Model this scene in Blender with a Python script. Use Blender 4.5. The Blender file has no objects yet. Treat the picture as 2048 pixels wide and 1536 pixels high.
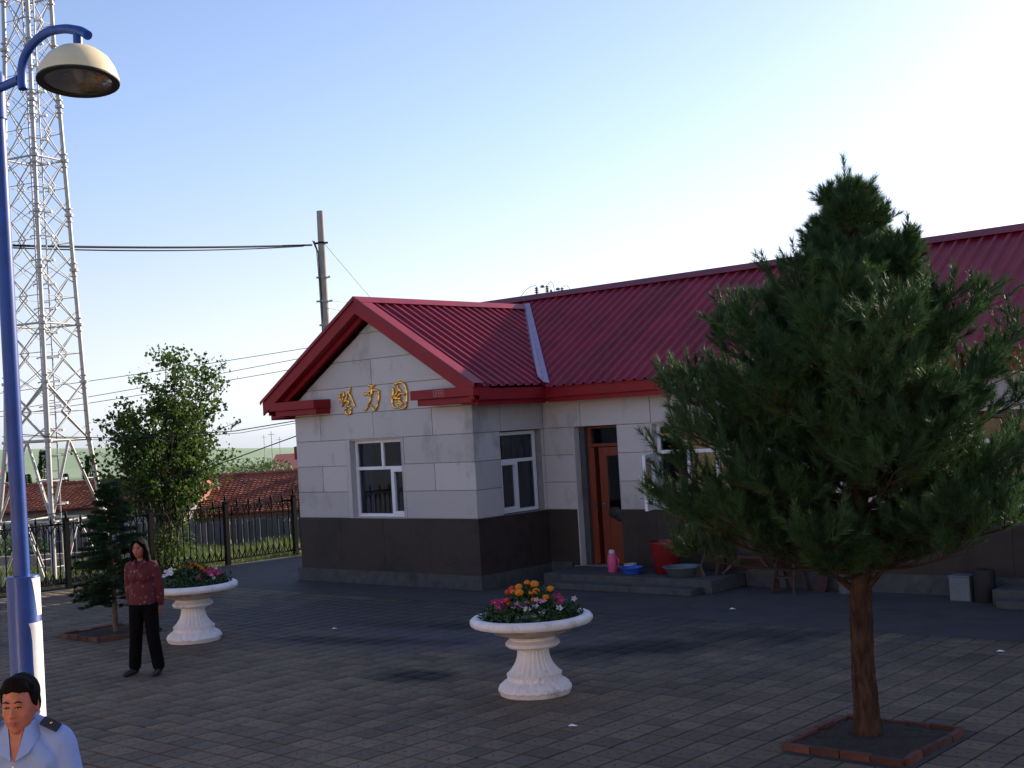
import bpy, bmesh, math, random
import numpy as np
from mathutils import Vector, Matrix

random.seed(7); rng = np.random.default_rng(7)
sc = bpy.context.scene
C = sc.collection
PI = math.pi

# ------------------------------------------------------------------ camera
SUN_EL, SUN_AZ = math.radians(19.2), math.radians(8)      # azimuth from +Y (depth) towards +X
cam = bpy.data.objects.new('camera', bpy.data.cameras.new('camera')); C.objects.link(cam)
r_ = Vector((0.74730459, 0.66192446, -0.0582397)); u_ = Vector((0.06389697, 0.01565592, 0.99783369)); w_ = Vector((-0.66140232, 0.74940703, 0.03059522))
m = Matrix.Identity(4)
for i in range(3):
    m[i][0] = r_[i]; m[i][1] = u_[i]; m[i][2] = -w_[i]
m[2][3] = 2.6
cam.matrix_world = m
cam.data.sensor_width = 36; cam.data.lens = 2546.5 / 2048 * 36
cam.data.clip_start = 0.05; cam.data.clip_end = 6000
sc.camera = cam
# ------------------------------------------------------------------ sky and sun
world = bpy.data.worlds.new('World'); sc.world = world; world.use_nodes = True
nt = world.node_tree; nt.nodes.clear()
wo = nt.nodes.new('ShaderNodeOutputWorld'); bg = nt.nodes.new('ShaderNodeBackground'); sky = nt.nodes.new('ShaderNodeTexSky')
sky.sky_type = 'NISHITA'; sky.sun_disc = False; sky.sun_elevation = SUN_EL; sky.sun_rotation = SUN_AZ
sky.altitude = 900; sky.air_density = 1.0; sky.dust_density = 1.0; sky.ozone_density = 1.6
bg.inputs['Strength'].default_value = 0.118
tint = nt.nodes.new('ShaderNodeMix'); tint.data_type = 'RGBA'; tint.blend_type = 'MULTIPLY'; tint.inputs[0].default_value = 1.0
tint.inputs[7].default_value = (1.06, .955, 1.02, 1)
nt.links.new(sky.outputs[0], tint.inputs[6])
# low haze layer: all round the horizon the sky loses its colour and pales
geo = nt.nodes.new('ShaderNodeTexCoord'); sep = nt.nodes.new('ShaderNodeSeparateXYZ'); nt.links.new(geo.outputs['Generated'], sep.inputs[0])
mr = nt.nodes.new('ShaderNodeMapRange'); mr.inputs[1].default_value = .0; mr.inputs[2].default_value = .26; mr.inputs[3].default_value = .92; mr.inputs[4].default_value = 0.0; mr.interpolation_type = 'SMOOTHSTEP'
nt.links.new(sep.outputs[2], mr.inputs[0])
bw = nt.nodes.new('ShaderNodeRGBToBW'); nt.links.new(sky.outputs[0], bw.inputs[0])
hz = nt.nodes.new('ShaderNodeMix'); hz.data_type = 'RGBA'; hz.blend_type = 'MULTIPLY'; hz.inputs[0].default_value = 1.0; hz.inputs[7].default_value = (.74, .81, .90, 1); nt.links.new(bw.outputs[0], hz.inputs[6])
mxs = nt.nodes.new('ShaderNodeMix'); mxs.data_type = 'RGBA'; nt.links.new(mr.outputs[0], mxs.inputs[0]); nt.links.new(tint.outputs[2], mxs.inputs[6]); nt.links.new(hz.outputs[2], mxs.inputs[7])
nt.links.new(mxs.outputs[2], bg.inputs['Color']); nt.links.new(bg.outputs[0], wo.inputs['Surface'])
sd = bpy.data.lights.new('sun', 'SUN'); sd.energy = 5.0; sd.angle = math.radians(0.55); sd.color = (1.0, 0.87, 0.70)
sun = bpy.data.objects.new('sun', sd); C.objects.link(sun)
sdir = Vector((math.sin(SUN_AZ) * math.cos(SUN_EL), math.cos(SUN_AZ) * math.cos(SUN_EL), math.sin(SUN_EL)))
sun.rotation_euler = sdir.to_track_quat('Z', 'Y').to_euler(); sun.location = (0, 10, 30)
sc.view_settings.view_transform = 'Standard'; sc.view_settings.look = 'None'
sc.view_settings.exposure = .90; sc.view_settings.gamma = 1.0; sc.view_settings.use_curve_mapping = False
sc.render.resolution_x = 1024; sc.render.resolution_y = 768

# ------------------------------------------------------------------ helpers
WL = {}
def wloc(o):
    return WL.get(o.name, Vector((0, 0, 0))) if o else Vector((0, 0, 0))
def tag(o, label=None, cat=None, group=None, kind=None):
    if label: o['label'] = label
    if cat: o['category'] = cat
    if group: o['group'] = group
    if kind: o['kind'] = kind
    return o
def thing(name, loc, label, cat, group=None, rz=0):
    o = bpy.data.objects.new(name, None); C.objects.link(o); o.empty_display_size = .1
    o.location = loc; o.rotation_euler = (0, 0, rz); WL[o.name] = Vector(loc)
    return tag(o, label, cat, group)
def link(name, me, parent=None, mat=None):
    o = bpy.data.objects.new(name, me); C.objects.link(o)
    if parent: o.parent = parent
    if mat is not None and len(me.materials) == 0: me.materials.append(mat)
    return o
def smooth(me, angle=None):
    me.polygons.foreach_set('use_smooth', [True] * len(me.polygons))
    if angle is not None:
        me.set_sharp_from_angle(angle=math.radians(angle))
class MB:
    def __init__(s): s.v = []; s.f = []
    def add(s, v, f):
        n = len(s.v); s.v += [tuple(p) for p in v]; s.f += [tuple(i + n for i in q) for q in f]; return s
    def box(s, x0, y0, z0, x1, y1, z1):
        return s.add([(x0,y0,z0),(x1,y0,z0),(x1,y1,z0),(x0,y1,z0),(x0,y0,z1),(x1,y0,z1),(x1,y1,z1),(x0,y1,z1)],
                     [(0,3,2,1),(4,5,6,7),(0,1,5,4),(1,2,6,5),(2,3,7,6),(3,0,4,7)])
    def prism(s, poly, off):                       # poly: planar points, off: extrusion vector
        n = len(poly); off = Vector(off); a = [Vector(p) for p in poly]; b = [p + off for p in a]
        return s.add(a + b, [tuple(range(n - 1, -1, -1)), tuple(range(n, 2 * n))] + [(i, (i + 1) % n, n + (i + 1) % n, n + i) for i in range(n)])
    def bar(s, a, b, wx, wz, up=(0, 0, 1)):
        a = Vector(a); b = Vector(b); d = (b - a).normalized(); up = Vector(up)
        if abs(d.dot(up)) > .98: up = Vector((1, 0, 0))
        sx = d.cross(up).normalized() * wx / 2; sz = sx.normalized().cross(d) * wz / 2
        return s.add([a - sx - sz, a + sx - sz, a + sx + sz, a - sx + sz, b - sx - sz, b + sx - sz, b + sx + sz, b - sx + sz],
                     [(0,3,2,1),(4,5,6,7),(0,1,5,4),(1,2,6,5),(2,3,7,6),(3,0,4,7)])
    def tube(s, pts, r, n=8, cap=True):
        pts = [Vector(p) for p in pts]; k = len(pts)
        rr = r if isinstance(r, (list, tuple)) else [r] * k
        v = []; f = []; prev = None
        for i, p in enumerate(pts):
            d = (pts[min(i + 1, k - 1)] - pts[max(i - 1, 0)]).normalized()
            if prev is None:
                a = Vector((0, 0, 1)) if abs(d.z) < .9 else Vector((1, 0, 0)); x = d.cross(a).normalized()
            else:
                x = (prev - d * prev.dot(d)); x = x.normalized() if x.length > 1e-6 else d.orthogonal().normalized()
            prev = x; y = d.cross(x)
            for j in range(n):
                t = 2 * PI * j / n; v.append(p + (x * math.cos(t) + y * math.sin(t)) * rr[i])
        for i in range(k - 1):
            for j in range(n):
                f.append((i * n + j, i * n + (j + 1) % n, (i + 1) * n + (j + 1) % n, (i + 1) * n + j))
        if cap: f.append(tuple(range(n - 1, -1, -1))); f.append(tuple(range((k - 1) * n, k * n)))
        return s.add(v, f)
    def lathe(s, prof, c=(0, 0, 0), n=32, mod=None, cap=True):   # prof [(r,z)]
        c = Vector(c); v = []; f = []; k = len(prof)
        for i, (r, z) in enumerate(prof):
            for j in range(n):
                t = 2 * PI * j / n; q = r * (mod(i, j, t) if mod else 1)
                v.append(c + Vector((q * math.cos(t), q * math.sin(t), z)))
        for i in range(k - 1):
            for j in range(n):
                f.append((i * n + j, i * n + (j + 1) % n, (i + 1) * n + (j + 1) % n, (i + 1) * n + j))
        if cap: f.append(tuple(range(n - 1, -1, -1))); f.append(tuple(range((k - 1) * n, k * n)))
        return s.add(v, f)
    def ell(s, c, r, n=12, rot=None):
        c = Vector(c); v = []; f = []; k = n // 2 + 1
        for i in range(1, k - 1):
            ph = PI * i / (k - 1)
            for j in range(n):
                t = 2 * PI * j / n; p = Vector((r[0] * math.sin(ph) * math.cos(t), r[1] * math.sin(ph) * math.sin(t), -r[2] * math.cos(ph)))
                v.append(c + (rot @ p if rot else p))
        b = Vector((0, 0, -r[2])); t_ = Vector((0, 0, r[2]))
        v.append(c + (rot @ b if rot else b)); v.append(c + (rot @ t_ if rot else t_)); nb = len(v) - 2
        for i in range(k - 3):
            for j in range(n): f.append((i * n + j, i * n + (j + 1) % n, (i + 1) * n + (j + 1) % n, (i + 1) * n + j))
        for j in range(n):
            f.append((nb, (j + 1) % n, j)); f.append((nb + 1, (k - 3) * n + j, (k - 3) * n + (j + 1) % n))
        return s.add(v, f)
    def cap(s, a, b, r0, r1, n=14):                # tapered capsule
        a = Vector(a); b = Vector(b); d = (b - a).normalized()
        P = [a - d * r0 * .98, a - d * r0 * .8, a - d * r0 * .4, a, b, b + d * r1 * .4, b + d * r1 * .8, b + d * r1 * .98]
        return s.tube(P, [r0 * .2, r0 * .6, r0 * .917, r0, r1, r1 * .917, r1 * .6, r1 * .2], n)
    def mesh(s, name, off=Vector((0, 0, 0)), mat=None, sm=None):
        me = bpy.data.meshes.new(name)
        me.from_pydata([(p[0] - off[0], p[1] - off[1], p[2] - off[2]) for p in s.v], [], s.f); me.update()
        if sm is not None: smooth(me, sm)
        if mat is not None: me.materials.append(mat)
        return me
    def build(s, name, mat, parent=None, sm=None, bevel=0, local=False, kind=None, label=None):
        off = Vector((0, 0, 0)) if local else wloc(parent)
        me = s.mesh(name, off, mat, sm); o = link(name, me, parent)
        if not local: WL[o.name] = off if parent else Vector((0, 0, 0))
        if bevel:
            b = o.modifiers.new('bevel', 'BEVEL'); b.width = bevel; b.segments = 2; b.limit_method = 'ANGLE'
        if kind: o['kind'] = kind
        if label: o['label'] = label
        return o
def fast(name, V, F, mat, parent=None, kind=None, sm=False, off=None):
    V = np.asarray(V, np.float32).reshape(-1, 3); F = np.asarray(F, np.int32)
    o_ = np.array(off if off is not None else wloc(parent), np.float32); V = V - o_
    me = bpy.data.meshes.new(name); k = F.shape[1]
    me.vertices.add(len(V)); me.vertices.foreach_set('co', V.ravel())
    me.loops.add(F.size); me.loops.foreach_set('vertex_index', F.ravel())
    me.polygons.add(len(F)); me.polygons.foreach_set('loop_start', np.arange(0, F.size, k, dtype=np.int32))
    me.polygons.foreach_set('loop_total', np.full(len(F), k, np.int32))
    if sm: me.polygons.foreach_set('use_smooth', np.ones(len(F), bool))
    me.update(calc_edges=True); me.materials.append(mat)
    o = link(name, me, parent); WL[o.name] = Vector(o_.tolist())
    if kind: o['kind'] = kind
    return o
def copy_tree(o, loc=None, parent=None, label=None, rz=None):
    c = o.copy(); C.objects.link(c)
    if parent: c.parent = parent
    if loc is not None: c.location = loc
    if rz is not None: c.rotation_euler = (0, 0, rz)
    if label: c['label'] = label
    for ch in list(o.children): copy_tree(ch, parent=c)
    return c

# ------------------------------------------------------------------ materials
def mat(name, col, rough=.7, metal=0, spec=.5, var=.15, scale=6, bump=0, bscale=40, objvar=0, dirt=None, coord='Object', coat=0, trans=0, hue=None, stretch=None):
    m = bpy.data.materials.new(name); m.use_nodes = True; t = m.node_tree; b = t.nodes['Principled BSDF']; N = t.nodes.new; L = t.links.new
    b.inputs['Roughness'].default_value = rough; b.inputs['Metallic'].default_value = metal; b.inputs['Specular IOR Level'].default_value = spec
    if coat: b.inputs['Coat Weight'].default_value = coat; b.inputs['Coat Roughness'].default_value = .15
    tc = N('ShaderNodeTexCoord'); src = tc.outputs[coord]
    if coord == 'World':
        pass
    if stretch:
        mp = N('ShaderNodeMapping'); mp.inputs['Scale'].default_value = stretch; L(src, mp.inputs[0]); src = mp.outputs[0]
    nz = N('ShaderNodeTexNoise'); nz.inputs['Scale'].default_value = scale; nz.inputs['Detail'].default_value = 6; L(src, nz.inputs['Vector'])
    mx = N('ShaderNodeMix'); mx.data_type = 'RGBA'
    c = Vector(col); c2 = Vector(hue) if hue else c * (1 + var)
    mx.inputs[6].default_value = (*(c * (1 - var)), 1); mx.inputs[7].default_value = (*c2, 1)
    rp = N('ShaderNodeMapRange'); rp.inputs[1].default_value = .3; rp.inputs[2].default_value = .7; L(nz.outputs[0], rp.inputs[0]); L(rp.outputs[0], mx.inputs[0])
    out = mx.outputs[2]
    if objvar:
        oi = N('ShaderNodeObjectInfo'); mr = N('ShaderNodeMapRange'); mr.inputs[3].default_value = 1 - objvar; mr.inputs[4].default_value = 1 + objvar
        L(oi.outputs['Random'], mr.inputs[0]); hs = N('ShaderNodeHueSaturation'); L(mr.outputs[0], hs.inputs['Value']); L(out, hs.inputs['Color']); out = hs.outputs[0]
    if dirt:                                       # (colour, scale, threshold)
        n2 = N('ShaderNodeTexNoise'); n2.inputs['Scale'].default_value = dirt[1]; n2.inputs['Detail'].default_value = 8; n2.inputs['Roughness'].default_value = .65; L(src, n2.inputs['Vector'])
        r2 = N('ShaderNodeMapRange'); r2.inputs[1].default_value = dirt[2]; r2.inputs[2].default_value = dirt[2] + .15; L(n2.outputs[0], r2.inputs[0])
        m2 = N('ShaderNodeMix'); m2.data_type = 'RGBA'; L(r2.outputs[0], m2.inputs[0]); L(out, m2.inputs[6]); m2.inputs[7].default_value = (*dirt[0], 1); out = m2.outputs[2]
    L(out, b.inputs['Base Color'])
    if bump:
        n3 = N('ShaderNodeTexNoise'); n3.inputs['Scale'].default_value = bscale; n3.inputs['Detail'].default_value = 5; L(src, n3.inputs['Vector'])
        bp = N('ShaderNodeBump'); bp.inputs['Strength'].default_value = bump; bp.inputs['Distance'].default_value = .01; L(n3.outputs[0], bp.inputs['Height']); L(bp.outputs[0], b.inputs['Normal'])
    if trans:
        tr = N('ShaderNodeBsdfTranslucent'); L(out, tr.inputs['Color']); ms = N('ShaderNodeMixShader'); ms.inputs[0].default_value = trans
        L(b.outputs[0], ms.inputs[1]); L(tr.outputs[0], ms.inputs[2]); L(ms.outputs[0], t.nodes['Material Output'].inputs['Surface'])
    return m
def glassmat(name, tint=(.9, .95, 1), rough=.0, refl=1.0):
    m = bpy.data.materials.new(name); m.use_nodes = True; t = m.node_tree; t.nodes.clear(); N = t.nodes.new; L = t.links.new
    o = N('ShaderNodeOutputMaterial'); tr = N('ShaderNodeBsdfTransparent'); tr.inputs[0].default_value = (*tint, 1)
    g = N('ShaderNodeBsdfGlossy'); g.inputs['Roughness'].default_value = rough; fr = N('ShaderNodeFresnel'); fr.inputs[0].default_value = 1.5
    mu = N('ShaderNodeMath'); mu.operation = 'MULTIPLY'; mu.inputs[1].default_value = refl; mu.use_clamp = True; L(fr.outputs[0], mu.inputs[0])
    ms = N('ShaderNodeMixShader'); L(mu.outputs[0], ms.inputs[0]); L(tr.outputs[0], ms.inputs[1]); L(g.outputs[0], ms.inputs[2]); L(ms.outputs[0], o.inputs[0])
    return m
M = {}
M['roof'] = mat('red_roof_paint', (.21, .009, .024), .45, spec=.30, var=.2, scale=2.2, dirt=((.19, .035, .042), 4, .58), objvar=.16)
M['fascia'] = mat('red_fascia_paint', (.25, .008, .014), .55, spec=.3, var=.1, scale=4, bump=.05)
M['flash'] = mat('faded_flashing', (.36, .26, .38), .4, metal=.3, var=.15, scale=5)
M['stone'] = mat('grey_granite_cladding', (.50, .465, .455), .75, var=.12, scale=130, bump=.2, bscale=200, objvar=.10, dirt=((.34, .31, .30), 1.3, .54), stretch=(1.3, 1.3, .8))
M['mortar'] = mat('mortar', (.26, .245, .24), .9)
M['dark_stone'] = mat('dark_red_granite', (.036, .024, .019), .7, var=.4, scale=70, bump=.1, bscale=120, objvar=.15, dirt=((.018, .012, .011), 2.0, .5))
M['plinth'] = mat('cement_plinth', (.065, .066, .070), .9, var=.2, scale=8, bump=.3, bscale=30, dirt=((.035, .036, .04), 3, .55))
M['cement'] = mat('cement_apron', (.056, .053, .055), .85, var=.22, scale=2.5, bump=.25, bscale=25, dirt=((.030, .030, .033), 1.1, .54))
M['pvc'] = mat('white_window_frame', (.74, .74, .78), .4, var=.04)
M['glass'] = glassmat('window_glass', (.60, .65, .70), 0, .85)
M['curtain'] = mat('blue_curtain', (.02, .07, .50), .9, var=.3, scale=3, stretch=(12, 12, .4))
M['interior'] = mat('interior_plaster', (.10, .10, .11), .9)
M['door'] = mat('orange_brown_door', (.17, .026, .009), .45, var=.25, scale=3, stretch=(10, 10, 1))
M['chrome'] = mat('chrome', (.8, .8, .8), .15, metal=1)
M['gold'] = mat('gold_letter', (1.0, .55, .13), .28, metal=1, var=.2, scale=30)
M['iron'] = mat('dark_iron', (.008, .007, .008), .7, var=.4, scale=20, spec=.12)
M['steel'] = mat('galvanised_steel', (.40, .385, .375), .5, metal=.2, var=.15, scale=12)
M['blue'] = mat('blue_paint', (.004, .045, .25), .42, var=.2, scale=6, dirt=((.008, .03, .11), 14, .66))
M['cream'] = mat('cream_enamel', (.70, .58, .36), .4, var=.1, scale=6)
M['black'] = mat('black_rubber', (.015, .015, .016), .6)
M['paper'] = mat('white_paper', (.86, .84, .82), .7, var=.05, scale=20)
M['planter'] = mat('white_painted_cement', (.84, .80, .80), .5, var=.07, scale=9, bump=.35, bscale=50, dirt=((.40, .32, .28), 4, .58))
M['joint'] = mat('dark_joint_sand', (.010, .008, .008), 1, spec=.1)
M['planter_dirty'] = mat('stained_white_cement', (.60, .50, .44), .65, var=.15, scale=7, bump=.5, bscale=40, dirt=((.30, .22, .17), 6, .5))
M['soil'] = mat('dark_soil', (.030, .022, .017), 1, var=.5, scale=25, bump=.9, bscale=35)
M['brick'] = mat('red_brick', (.105, .038, .026), .85, var=.25, scale=14, bump=.4, bscale=60, objvar=.35, dirt=((.24, .21, .20), 7, .62))
M['concrete'] = mat('pole_concrete', (.36, .31, .27), .85, var=.15, scale=5, stretch=(6, 6, .6), bump=.2)
M['cable'] = mat('black_cable', (.02, .02, .022), .6)
M['porcelain'] = mat('brown_porcelain', (.06, .03, .025), .2)
M['bark'] = mat('pine_bark', (.058, .032, .022), .95, spec=.15, var=.6, scale=9, bump=1, bscale=16, stretch=(3, 3, .6), dirt=((.10, .062, .045), 7, .56))
M['bark_dark'] = mat('dark_twig_bark', (.035, .022, .014), .9)
M['bark2'] = mat('grey_bark', (.12, .09, .065), .9, var=.4, scale=12, bump=.8, bscale=25, stretch=(3, 3, .7))
M['needle'] = mat('pine_needles', (.032, .085, .033), .6, spec=.3, var=.4, scale=2.2, trans=.18, hue=(.075, .145, .045))
M['needle2'] = mat('fir_needles', (.034, .075, .028), .5, spec=.5, var=.4, scale=4, trans=.1)
M['leaf'] = mat('green_leaves', (.045, .10, .018), .6, spec=.2, var=.4, scale=3, trans=.42, hue=(.09, .15, .028))
M['leaf2'] = mat('flower_leaves', (.030, .075, .020), .5, var=.4, scale=12, trans=.2)
M['bushleaf'] = mat('distant_foliage', (.075, .14, .045), .7, var=.4, scale=.6, trans=.3, hue=(.13, .20, .06))
M['grass'] = mat('grass_blades', (.085, .15, .028), .6, var=.4, scale=3, trans=.3, hue=(.14, .18, .045))
M['field'] = mat('grass_ground', (.11, .15, .05), .95, var=.4, scale=.7, bump=.6, bscale=6, dirt=((.20, .15, .09), .35, .55))
M['tilehouse'] = mat('clay_roof_tiles', (.27, .085, .050), .8, var=.35, scale=2.2, objvar=.1, dirt=((.12, .05, .038), 4, .6))
M['plaster'] = mat('old_grey_plaster', (.24, .23, .23), .9, var=.2, scale=1.5, dirt=((.13, .12, .12), 1.2, .55))
M['wood'] = mat('weathered_boards', (.10, .095, .11), .9, var=.3, scale=4, stretch=(5, 5, .5), objvar=.3)
M['woodred'] = mat('red_brown_wood', (.045, .016, .013), .7, var=.35, scale=6, stretch=(1, 8, 8))
M['woodraw'] = mat('pale_wood', (.10, .075, .05), .8, var=.25, scale=8)
M['skin'] = mat('skin', (.33, .115, .070), .5, var=.10, scale=22, hue=(.44, .13, .085), bump=.15, bscale=160)
M['lip'] = mat('lips', (.30, .09, .075), .45)
M['eye'] = mat('eye_dark', (.02, .013, .01), .2)
M['eyewhite'] = mat('eye_white', (.55, .5, .47), .3)
M['hair'] = mat('black_hair', (.005, .004, .004), .7, spec=.08, var=.5, scale=60, bump=.8, bscale=110)
M['shirt'] = mat('light_blue_shirt', (.23, .33, .64), .8, var=.05, scale=10, bump=.25, bscale=7)
M['navy'] = mat('navy_cloth', (.015, .018, .035), .8)
M['trouser'] = mat('black_trousers', (.004, .004, .005), .9, spec=.1, bump=.3, bscale=9)
M['pinkp'] = mat('pink_plastic', (.62, .09, .22), .35, var=.1)
M['bluep'] = mat('blue_plastic', (.03, .10, .55), .35)
M['redp'] = mat('red_plastic', (.17, .008, .010), .4)
M['enamel'] = mat('grey_enamel', (.42, .43, .46), .4)
M['greytin'] = mat('grey_tin', (.13, .16, .19), .5, metal=.2)
M['orange'] = mat('marigold_petals', (.75, .24, .006), .7, var=.25, scale=60, bump=.8, bscale=120)
M['redf'] = mat('red_petals', (.55, .04, .02), .7)
M['magenta'] = mat('magenta_petals', (.42, .015, .12), .7, objvar=.25)
M['whitef'] = mat('white_petals', (.66, .60, .66), .7)
M['pinkf'] = mat('pink_petals', (.70, .30, .50), .7)
M['yellow'] = mat('flower_eye', (.7, .45, .05), .7)
M['coachred'] = mat('coach_red_paint', (.17, .014, .016), .35, coat=.3)
M['coachcream'] = mat('coach_cream_paint', (.55, .44, .30), .4)
M['coachglass'] = mat('coach_window_glass', (.72, .66, .56), .30, metal=1, var=.02)
M['farglass'] = mat('dark_glass', (.02, .022, .025), .1, spec=1.0)
M['lens'] = glassmat('lamp_glass', (.75, .76, .72), .05, .6)
M['reflector'] = mat('lamp_reflector', (.42, .36, .28), .4, metal=.6)
M['sign'] = mat('faint_sign_paint', (.55, .30, .30), .6)

# patterned blouse
def blouse():
    m = mat('maroon_print_blouse', (.13, .018, .024), .8); t = m.node_tree; N = t.nodes.new; L = t.links.new; b = t.nodes['Principled BSDF']
    tc = N('ShaderNodeTexCoord'); vo = N('ShaderNodeTexVoronoi'); vo.inputs['Scale'].default_value = 17; L(tc.outputs['Object'], vo.inputs['Vector'])
    rp = N('ShaderNodeValToRGB'); rp.color_ramp.elements[0].position = .12; rp.color_ramp.elements[0].color = (.20, .13, .12, 1); rp.color_ramp.elements[1].position = .34; rp.color_ramp.elements[1].color = (.10, .010, .016, 1)
    L(vo.outputs['Distance'], rp.inputs[0]); L(rp.outputs[0], b.inputs['Base Color']); return m
M['blouse'] = blouse()

# pavers: colour per tile, two short tick marks pressed into each tile, stains with a shape of their own
def pavermat():
    m = bpy.data.materials.new('concrete_pavers'); m.use_nodes = True; t = m.node_tree; b = t.nodes['Principled BSDF']; N = t.nodes.new; L = t.links.new
    def math_(op, a, c=None, clamp=False):
        n = N('ShaderNodeMath'); n.operation = op; n.use_clamp = clamp
        for i, v in enumerate((a, c)):
            if v is None: continue
            if isinstance(v, (int, float)): n.inputs[i].default_value = v
            else: L(v, n.inputs[i])
        return n.outputs[0]
    g = N('ShaderNodeNewGeometry'); sx = N('ShaderNodeSeparateXYZ'); L(g.outputs['Position'], sx.inputs[0])
    u = math_('MULTIPLY', sx.outputs[0], 4); v = math_('MULTIPLY', sx.outputs[1], 4)
    iu = math_('FLOOR', u); iv = math_('FLOOR', v); fu = math_('SUBTRACT', u, iu); fv = math_('SUBTRACT', v, iv)
    cb = N('ShaderNodeCombineXYZ'); L(iu, cb.inputs[0]); L(iv, cb.inputs[1]); wn = N('ShaderNodeTexWhiteNoise'); L(cb.outputs[0], wn.inputs['Vector'])
    # tick marks: short diagonal strokes
    marks = None
    for (cx, cy, s) in ((.36, .42, 1), (.68, .60, -1)):
        dx = math_('SUBTRACT', fu, cx); dy = math_('SUBTRACT', fv, cy)
        a = math_('ABSOLUTE', math_('ADD', math_('MULTIPLY', dx, .7), math_('MULTIPLY', dy, .7 * s)))
        c_ = math_('ABSOLUTE', math_('SUBTRACT', math_('MULTIPLY', dx, .7), math_('MULTIPLY', dy, .7 * s)))
        k = math_('MULTIPLY', math_('LESS_THAN', a, .035), math_('LESS_THAN', c_, .10))
        marks = k if marks is None else math_('MAXIMUM', marks, k)
    n1 = N('ShaderNodeTexNoise'); n1.inputs['Scale'].default_value = .55; n1.inputs['Detail'].default_value = 7; L(g.outputs['Position'], n1.inputs['Vector'])
    n2 = N('ShaderNodeTexNoise'); n2.inputs['Scale'].default_value = 22; n2.inputs['Detail'].default_value = 6; L(g.outputs['Position'], n2.inputs['Vector'])
    ramp = N('ShaderNodeMix'); ramp.data_type = 'RGBA'; ramp.inputs[6].default_value = (.068, .052, .038, 1); ramp.inputs[7].default_value = (.225, .170, .112, 1)
    f = math_('ADD', math_('MULTIPLY', wn.outputs[0], .55), math_('MULTIPLY', math_('SUBTRACT', n1.outputs[0], .25), .9), True); L(f, ramp.inputs[0])
    col = ramp.outputs[2]
    def blend(fac, c):
        nonlocal col
        x = N('ShaderNodeMix'); x.data_type = 'RGBA'; L(fac, x.inputs[0]); L(col, x.inputs[6]); x.inputs[7].default_value = (*c, 1); col = x.outputs[2]
    gr = math_('MULTIPLY', math_('SUBTRACT', n2.outputs[0], .5, True), 1.6, True); blend(gr, (.022, .020, .020))
    # reddish tiles here and there
    red = math_('MULTIPLY', math_('GREATER_THAN', wn.outputs[0], .93), .35); blend(red, (.065, .032, .026))
    # stains
    n3 = N('ShaderNodeTexNoise'); n3.inputs['Scale'].default_value = 1.6; n3.inputs['Detail'].default_value = 6; L(g.outputs['Position'], n3.inputs['Vector'])
    wob = math_('MULTIPLY', math_('SUBTRACT', n3.outputs[0], .5), 2.2)
    def stain(cx, cy, rx, ry, ang, c, k, soft=.55):
        ca, sa = math.cos(ang), math.sin(ang)
        dx = math_('SUBTRACT', sx.outputs[0], cx); dy = math_('SUBTRACT', sx.outputs[1], cy)
        a = math_('DIVIDE', math_('ADD', math_('MULTIPLY', dx, ca), math_('MULTIPLY', dy, sa)), rx)
        q = math_('DIVIDE', math_('SUBTRACT', math_('MULTIPLY', dy, ca), math_('MULTIPLY', dx, sa)), ry)
        d = math_('ADD', math_('SQRT', math_('ADD', math_('MULTIPLY', a, a), math_('MULTIPLY', q, q))), wob)
        mr = N('ShaderNodeMapRange'); mr.inputs[1].default_value = 1 + soft; mr.inputs[2].default_value = 1 - soft; mr.inputs[3].default_value = 0; mr.inputs[4].default_value = k; L(d, mr.inputs[0])
        blend(mr.outputs[0], c)
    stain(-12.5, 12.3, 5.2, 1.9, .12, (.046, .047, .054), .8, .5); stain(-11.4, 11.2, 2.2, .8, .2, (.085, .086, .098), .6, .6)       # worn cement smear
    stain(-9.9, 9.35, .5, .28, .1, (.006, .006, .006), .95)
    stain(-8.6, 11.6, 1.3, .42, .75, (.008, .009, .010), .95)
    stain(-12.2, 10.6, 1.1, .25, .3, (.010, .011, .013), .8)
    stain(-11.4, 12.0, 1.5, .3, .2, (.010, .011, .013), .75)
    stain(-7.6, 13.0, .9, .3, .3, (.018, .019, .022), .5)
    blend(math_('MULTIPLY', marks, .75), (.02, .018, .018))
    L(col, b.inputs['Base Color']); b.inputs['Roughness'].default_value = .72; b.inputs['Specular IOR Level'].default_value = .35
    bp = N('ShaderNodeBump'); bp.inputs['Strength'].default_value = .5; bp.inputs['Distance'].default_value = .006
    h = math_('SUBTRACT', n2.outputs[0], math_('MULTIPLY', marks, 1.2)); L(h, bp.inputs['Height']); L(bp.outputs[0], b.inputs['Normal'])
    return m
M['paver'] = pavermat()

# ================================================================== GROUND
g = MB(); g.box(-24.2, -.30, -1.0, 6, 14.62, -.016)
g.box(-21.9, 14.62, -1.0, 6, 30, -.012)
ground = g.build('platform', M['joint'], kind='structure')
T = .25; YE = 13.5
tile = MB()
a, b_, hz = .5 * T - .009, .5 * T - .014, 0.0
tile.add([(-a,-a,-.03),(a,-a,-.03),(a,a,-.03),(-a,a,-.03),(-a,-a,-.005),(a,-a,-.005),(a,a,-.005),(-a,a,-.005),(-b_,-b_,0),(b_,-b_,0),(b_,b_,0),(-b_,b_,0)],
         [(0,1,5,4),(1,2,6,5),(2,3,7,6),(3,0,4,7),(4,5,9,8),(5,6,10,9),(6,7,11,10),(7,4,8,11),(8,9,10,11)])
tme = tile.mesh('paving_tile', mat=M['paver'])
PIT1 = (-5.06, 8.60, -4.08, 9.66); PIT2 = (-16.62, 9.05, -15.60, 10.0)
cells = []
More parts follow.
